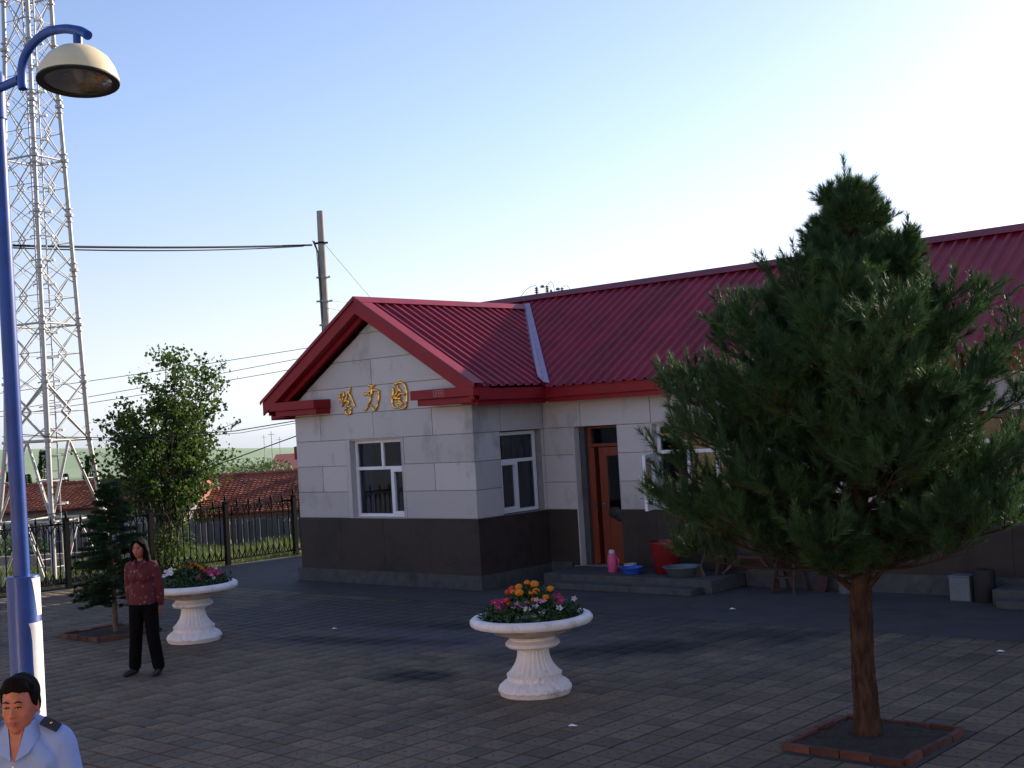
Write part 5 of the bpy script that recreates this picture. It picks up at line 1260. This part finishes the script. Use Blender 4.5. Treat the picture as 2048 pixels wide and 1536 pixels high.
for k in range(60):
    a = rn.uniform(0, 6.28); p = c + Vector((.095 * math.cos(a), .045 + .055 * math.sin(a) * (1 if math.sin(a) > 0 else .4), rn.uniform(-.16, -.05))); mb.cap(p, p + Vector((.012 * math.cos(a), .01, -.03)), .012, .004, 6)
body_obj('hair', mb, M['hair'], wom, .0075, 2)
mb = MB(); mb.ell((0, .01, 1.13), (.158, .118, .17), 18); mb.ell((0, .01, .95), (.165, .128, .18), 18); mb.lathe([(.150, .795), (.163, .80), (.158, .88), (.150, 1.0), (.12, 1.05)], (0, .012, 0), 28, lambda i, j, t: 1 - .2 * math.sin(t) ** 2)
mb.ell((-.055, -.075, 1.10), (.06, .05, .06), 12); mb.ell((.055, -.075, 1.10), (.06, .05, .06), 12)
for q in (-1, 1):
    mb.cap((q * .05, .012, 1.265), (q * .145, .015, 1.225), .045, .054); mb.cap((q * .158, .015, 1.20), (q * .192, .05, .97), .056, .050); mb.cap((q * .192, .05, .97), (q * .182, .068, .80), .048, .040)
body_obj('blouse', mb, M['blouse'], wom, .009)
for q in (-1, 1):
    MB().prism([(q * .01, -.098, 1.205), (q * .035, -.062, 1.285), (q * .06, -.02, 1.305), (q * .085, -.05, 1.265), (q * .055, -.105, 1.215)], (0, -.006, .004)).build('collar', M['blouse'], wom, local=True)
mb = MB(); mb.ell((0, .015, .80), (.165, .12, .11), 16)
for q in (-1, 1): mb.cap((q * .08, .01, .78), (q * .105, 0, .43), .092, .074); mb.cap((q * .105, 0, .43), (q * .145, .02, .10), .074, .070)
body_obj('trousers', mb, M['trouser'], wom, .010)
mb = MB()
for q, dy in ((-1, -.03), (1, 0)): mb.cap((q * .145, .03, .042), (q * .17, -.14 + dy, .030), .040, .030)
body_obj('shoes', mb, M['black'], wom, .008)

# ================================================================== BACKGROUND VILLAGE
def W3(t, d, z): p = (r_ * t + w_) * d; return Vector((p.x, p.y, z))
def px2t(px): return (px - 1024) / 2546.5
fw = Vector((w_.x, w_.y, 0)).normalized()
def tiled_house(pxa, pxb, d, zeave, zridge, dep, zbase, label, wins, rows_=13, m_=None):
    a, b = W3(px2t(pxa), d, 0), W3(px2t(pxb), d, 0); t = thing('tiled_house', (a.x, a.y, zbase), label, 'house'); al = (b - a).normalized(); nf = Vector((-al.y, al.x, 0)); nf = nf if nf.dot(fw) > 0 else -nf; L = (b - a).length
    A = lambda s, q, z: a + al * s + nf * q + Vector((0, 0, z))
    MB().prism([A(.2, .3, zbase), A(L - .2, .3, zbase), A(L - .2, dep * 2 - .3, zbase), A(.2, dep * 2 - .3, zbase)], (0, 0, zeave - zbase - .05)).prism([A(.2, .3, zeave - .05), A(.2, dep * 2 - .3, zeave - .05), A(.2, dep, zridge - .1)], al * (L - .4)).build('wall', M['plaster'], t)
    rf = MB().prism([A(0, 0, zeave - .08), A(0, dep, zridge - .08), A(0, dep * 2, zeave - .08)], al * L).build('roof', M['tilehouse'], t)
    # interlocking tiles laid in courses, each course overlapping the one below; every tile a humped face
    sl = Vector(A(0, dep, zridge) - A(0, 0, zeave)); SL = sl.length; sd2 = sl.normalized(); up2 = al.cross(sd2); up2 = up2 if up2.z > 0 else -up2
    tw = .15; n = int(L / tw); v = []; f = []; rn = random.Random(int(pxa))
    for c in range(rows_):
        s0 = c * SL / rows_; s1 = s0 + SL / rows_ * 1.15
        for i in range(n):
            o = A(i * tw, 0, zeave) + sd2 * s0; l0 = .055 + rn.uniform(-.008, .012); k = len(v)
            for (x, s, h) in ((.01, 0, l0), (tw * .35, 0, l0 + .008), (tw * .7, 0, l0), (tw * .97, 0, l0 - .015), (.01, s1 - s0, .01), (tw * .35, s1 - s0, .018), (tw * .7, s1 - s0, .01), (tw * .97, s1 - s0, 0), (.01, 0, 0), (tw * .97, 0, 0)):
                v.append(o + al * x + sd2 * s + up2 * h)
            f += [(k, k + 1, k + 5, k + 4), (k + 1, k + 2, k + 6, k + 5), (k + 2, k + 3, k + 7, k + 6), (k + 8, k + 9, k + 3, k + 2), (k + 8, k + 2, k + 1, k)]
    tl2 = MB().add(v, f).build('roof_tile', M['tilehouse'], t); tl2['kind'] = 'stuff'
    n = int(L / .3); rc = MB()
    for i in range(n): rc.tube([A(i * .3 + .01, dep, zridge + .03), A(i * .3 + .29, dep, zridge + .045)], .075, 6)
    r2 = rc.build('ridge_tile', M['tilehouse'], t); r2['kind'] = 'stuff'
    for (s, e, z0, z1) in wins:
        w = MB().prism([A(s, .27, z0), A(e, .27, z0), A(e, .27, z1), A(s, .27, z1)], nf * -.03).build('window', M['pvc'], t)
        MB().prism([A(s + .07, .235, z0 + .07), A(e - .07, .235, z0 + .07), A(e - .07, .235, z1 - .07), A(s + .07, .235, z1 - .07)], nf * -.012).build('pane', M['farglass'], w)
    return t, A, L
d = 38.5
t, A, L = tiled_house(345, 700, d, .36, 1.42, 2.9, -2.1, 'low old house with a long clay tile roof right of the leafy tree', [(1.1, 2.0, -1.0, .1), (2.9, 3.8, -1.0, .1)], 20)
ch = MB(); c = A(3.75, 1.7, 0); MB().box(c.x - .22, c.y - .22, .9, c.x + .22, c.y + .22, 1.45).build('chimney', M['brick'], t)
c = A(3.85, 2.9, 0); MB().box(c.x - .17, c.y - .17, 1.3, c.x + .17, c.y + .17, 1.95).build('chimney', M['brick'], t)
tiled_house(-230, 360, 37.0, .86, 1.50, 2.7, -2.1, 'long low house with a brown red tile roof behind the lattice tower', [(4.5, 5.4, -1.0, .15), (6.3, 7.2, -1.0, .15)], 19)
# board fence of the yards
bf_ = thing('board_fence', W3(px2t(520), 33.5, -1.7), 'weathered grey board fence across the yard behind the iron fence', 'fence')
a, b = W3(px2t(-120), 34, 0), W3(px2t(640), 34, 0); al = (b - a).normalized(); L = (b - a).length; rn = random.Random(3); k = 0; s = 0
while s < L:
    w = rn.uniform(.11, .17); p = a + al * s; h = rn.uniform(-.04, .05) + .44 + .26 * (1 - min(1, s / 6.0))
    MB().prism([p + Vector((0, 0, -1.2)), p + al * w + Vector((0, 0, -1.2)), p + al * w + Vector((0, 0, h)), p + Vector((0, 0, h - rn.uniform(0, .04)))], fw * .025).build('board', M['wood'], bf_); s += w + rn.uniform(.008, .03)
MB().bar(a + fw * .04 + Vector((0, 0, -.3)), b + fw * .04 + Vector((0, 0, -.3)), .04, .08).build('rail', M['wood'], bf_)
# pale wall in the yard to the left
yw = MB(); a, b = W3(px2t(-60), 31, 0), W3(px2t(250), 31, 0); yw.prism([a + Vector((0, 0, -2)), b + Vector((0, 0, -2)), b + Vector((0, 0, .08)), a + Vector((0, 0, .08))], fw * .15)
o = yw.build('yard_wall', mat('pink_grey_render', (.30, .23, .21), .9, var=.25, scale=2)); tag(o, 'low pinkish rendered yard wall beyond the lattice tower', 'wall')
# grass tussocks in the yard
g_ = np.random.default_rng(14); n = 22000; tt = g_.uniform(-.44, -.155, n); dd = g_.uniform(27.5, 33.6, n)
P = np.array([[r_[i] for i in range(3)]]) * tt[:, None] + np.array([[w_[i] for i in range(3)]]); P = P * dd[:, None]
gz = np.array([terr(x, 0) for x in P[:, 0]]) - .03; hh = g_.uniform(.05, .22, n) * (1 + np.sin(tt * 90) * .35); a = g_.uniform(0, 6.28, n); ww = .012
v = np.stack([np.stack([P[:, 0] - np.cos(a) * ww, P[:, 1] - np.sin(a) * ww, gz], 1), np.stack([P[:, 0] + np.cos(a) * ww, P[:, 1] + np.sin(a) * ww, gz], 1), np.stack([P[:, 0] + g_.normal(size=n) * .08, P[:, 1] + g_.normal(size=n) * .08, gz + hh], 1)], 1).reshape(-1, 3)
o = fast('tall_grass', v, np.arange(n * 3).reshape(-1, 3), M['grass'], kind='stuff'); tag(o, 'tall green grass in the yard before the board fence', 'grass', kind='stuff')
# far house with red roof
def far_house(pxa, pxb, d, z0, z1, zr, label, m_r):
    a, b = W3(px2t(pxa), d, 0), W3(px2t(pxb), d, 0); t = thing('far_house', (a.x, a.y, z0), label, 'house'); al = (b - a).normalized(); nf = fw
    P = lambda s, q, z: a + al * s + nf * q + Vector((0, 0, z)); L = (b - a).length
    MB().prism([P(0, 0, z0), P(L, 0, z0), P(L, 6, z0), P(0, 6, z0)], (0, 0, z1 - z0)).build('wall', M['plaster'], t)
    MB().prism([P(-.3, -.4, z1), P(-.3, 3, zr), P(-.3, 6.4, z1)], al * (L + .6)).build('roof', m_r, t)
    k = 1.0
    while k + 1 < L: w = MB().prism([P(k, -.03, z0 + .7), P(k + .9, -.03, z0 + .7), P(k + .9, -.03, z1 - .35), P(k, -.03, z1 - .35)], nf * -.03).build('window', M['farglass'], t); k += 2.2
    return t
M['farroof'] = mat('far_red_roof', (.30, .085, .07), .8)
far_house(537, 760, 88, -.6, .35, 1.35, 'distant house with a faded red roof and grey walls beyond the tile roofs', M['farroof'])
far_house(-150, -60, 120, -2, .6, 2.0, 'distant pale house near the left edge beyond the tower', M['farroof'])
# bushes / trees far off
def blob_tree(px, d, z0, h, w, label, seed, n=1600, leaf=.16, group=None, name='distant_tree', m_=None):
    p = W3(px2t(px), d, z0); t = thing(name, p, label, 'tree', group); g_ = np.random.default_rng(seed)
    V = []; F = []; off_ = 0
    for k in range(5):
        c = (p.x + g_.normal() * w * .22, p.y + g_.normal() * w * .22, z0 + h * g_.uniform(.4, .72)); v, f = leafcloud(n // 5, c, (w * .36, w * .36, h * .32), leaf, .8, .2, seed * 10 + k)
        V.append(v); F.append(f + off_); off_ += len(v)
    fast('crown', np.concatenate(V), np.concatenate(F), m_ or M['bushleaf'], t); MB().tube([p, p + Vector((0, 0, h * .6))], [w * .03, w * .015], 6).build('trunk', M['bark2'], t)
blob_tree(500, 60, -1.6, 3.1, 3.6, 'rounded yellow green bush just above the clay tile roof', 31, 3000, .14)
blob_tree(460, 66, -1.6, 3.3, 4.0, 'mid green rounded tree right behind the leafy tree crown', 32, 3000, .14)
blob_tree(550, 75, -1.6, 2.9, 3.4, 'small dark tree in front of the distant red roofed house', 33, 1800, .15, m_=M['leaf2'])
def conifer(px, d, z0, h, w, label, seed):
    p = W3(px2t(px), d, z0); t = thing('conifer', p, label, 'tree', 'conifers beyond the lattice tower'); g_ = np.random.default_rng(seed); n = 2200
    z = g_.random(n) ** 1.3; rr = (1 - z) * w * .5 * np.sqrt(g_.random(n)) * (1 + .25 * np.sin(z * 40)); a = g_.uniform(0, 6.28, n)
    P = np.stack([p.x + rr * np.cos(a), p.y + rr * np.sin(a), z0 + .3 + z * h], 1); aa = np.stack([np.cos(a), np.sin(a), np.full(n, -.1)], 1); bb = np.cross(aa, g_.normal(size=(n, 3))); bb /= np.linalg.norm(bb, axis=1)[:, None]; s = .16
    v = np.stack([P, P + aa * s * .5 + bb * s * .3, P + aa * s, P + aa * s * .5 - bb * s * .3], 1).reshape(-1, 3); fast('crown', v, np.arange(n * 4).reshape(-1, 4), M['leaf2'], t); MB().tube([p, p + Vector((0, 0, h))], [.07, .02], 6).build('trunk', M['bark2'], t)
conifer(80, 48, -1.6, 3.9, 1.5, 'dark conifer seen through the tower next to its near leg', 41); conifer(120, 52, -1.6, 2.9, 1.3, 'shorter conifer just right of the taller one behind the tower', 42)
conifer(172, 46, -1.6, 3.6, 1.6, 'dark conifer between the tower and the leafy tree', 43); conifer(2, 46, -1.6, 3.2, 1.8, 'dark conifer at the left edge of the photo', 44); conifer(45, 50, -1.6, 3.0, 1.4, 'conifer hidden mostly by the blue lamp post', 45)
blob_tree(10, 33, -1.6, 2.3, 2.2, 'low bright shrub at the left edge beyond the fence', 34, 1800, .09)
# far mast on the hill and a dark bank
bk = MB()
for (pa, pb, d, z0, z1) in ((478, 640, 230, -6, -1.2), (500, 700, 190, -6, -1.6)):
    a, b = W3(px2t(pa), d, 0), W3(px2t(pb), d, 0); n = 16; v = []; f = []; rn = random.Random(pa)
    for k in range(n + 1):
        c = a.lerp(b, k / n); e = math.sin(PI * min(k / n * 2, 1) / 2 if k < n / 2 else PI / 2); zz = z0 + (z1 - z0) * e + rn.uniform(-.2, .2)
        for (q, z) in ((0, z0), (3, z0 + (zz - z0) * .6), (8, zz), (20, z0)): v.append(c + fw * q + Vector((0, 0, z)))
    for k in range(n):
        for q in range(3): i = k * 4 + q; f.append((i, i + 4, i + 5, i + 1))
    bk.add(v, f)
o = bk.build('embankment', mat('dark_bank', (.10, .10, .085), 1, var=.3, scale=.3), kind='structure', sm=60)
for (px, d, h, lb) in ((522, 420, 8, 'faint far pole on the green hill, left one'), (537, 300, 8.5, 'taller dark far pole on the green hill'), (553, 420, 7, 'faint far pole on the green hill, right one')):
    p = W3(px2t(px), d, -4.5); t = thing('far_pole', p, lb, 'utility pole'); MB().tube([p, p + Vector((0, 0, h))], .08, 6).build('pole', M['concrete'], t); MB().bar(p + Vector((0, 0, h - .8)) - lr * .8, p + Vector((0, 0, h - .8)) + lr * .8, .09, .09).build('crossarm', M['iron'], t)

# ================================================================== TRAIN at the platform edge (it is what the windows reflect and what throws sun patches on the paving)
def coach(x0, label):
    L = 25.5; yb = -.55; t = thing('passenger_coach', (x0, yb - 1.5, -1.1), label, 'train coach', 'coaches standing at the platform')
    wz0, wz1, ww, gap = 2.02, 2.92, 1.2, 1.95
    xs_ = []; x = x0 + 2.4
    while x + ww < x0 + L - 2: xs_.append(x); x += gap
    def bandpieces(z0, z1): return (x0, z0, x0 + L, z1)
    sd_ = MB(); sd_.box(x0, yb - .08, -.35, x0 + L, yb, wz0); sd_.box(x0, yb - .08, wz1, x0 + L, yb, 3.40)
    px_ = x0
    for x in xs_: sd_.box(px_, yb - .08, wz0, x, yb, wz1); px_ = x + ww
    sd_.box(px_, yb - .08, wz0, x0 + L, yb, wz1)
    sd_.box(x0, yb - 3.0, -.35, x0 + L, yb - 2.92, 3.40); sd_.box(x0, yb - 2.92, -.35, x0 + .08, yb - .08, 3.40); sd_.box(x0 + L - .08, yb - 2.92, -.35, x0 + L, yb - .08, 3.40)
    sd_.build('body', M['coachred'], t)
    MB().box(x0 + .01, yb + .001, -.3, x0 + L - .01, yb + .006, 1.155).build('lower_panel', M['coachcream'], t); MB().box(x0 + .01, yb + .001, 1.425, x0 + L - .01, yb + .006, 1.98).build('lower_panel', M['coachcream'], t)  # cream panels made tall so they bounce warm sunlight onto the near paving
    MB().box(x0 + .01, yb + .001, 1.16, x0 + L - .01, yb + .004, 1.42).build('stripe', M['coachcream'], t)
    rf = []; 
    for k in range(9): a = PI * k / 8; rf.append((x0, yb - 1.5 + 1.5 * math.cos(a), 3.401 + .62 * math.sin(a)))
    MB().prism(rf, (L, 0, 0)).build('roof', M['greytin'], t)
    for x in xs_:
        w = MB().box(x, yb - .035, wz0, x + ww, yb - .03, wz1); w.v = [(p[0], p[1], p[2]) for p in w.v]
        w.build('window', M['coachglass'], t)
        MB().box(x, yb - .03, wz0 + .56, x + ww, yb - .012, wz0 + .60).build('window_bar', M['steel'], t)
    MB().box(x0 + .3, yb - 2.6, -.9, x0 + L - .3, yb - .4, -.36).build('underframe', M['black'], t)
    return t
coach(-27.0, 'red passenger coach on the left standing behind the camera'); coach(-1.2, 'red passenger coach next to the camera along the platform')
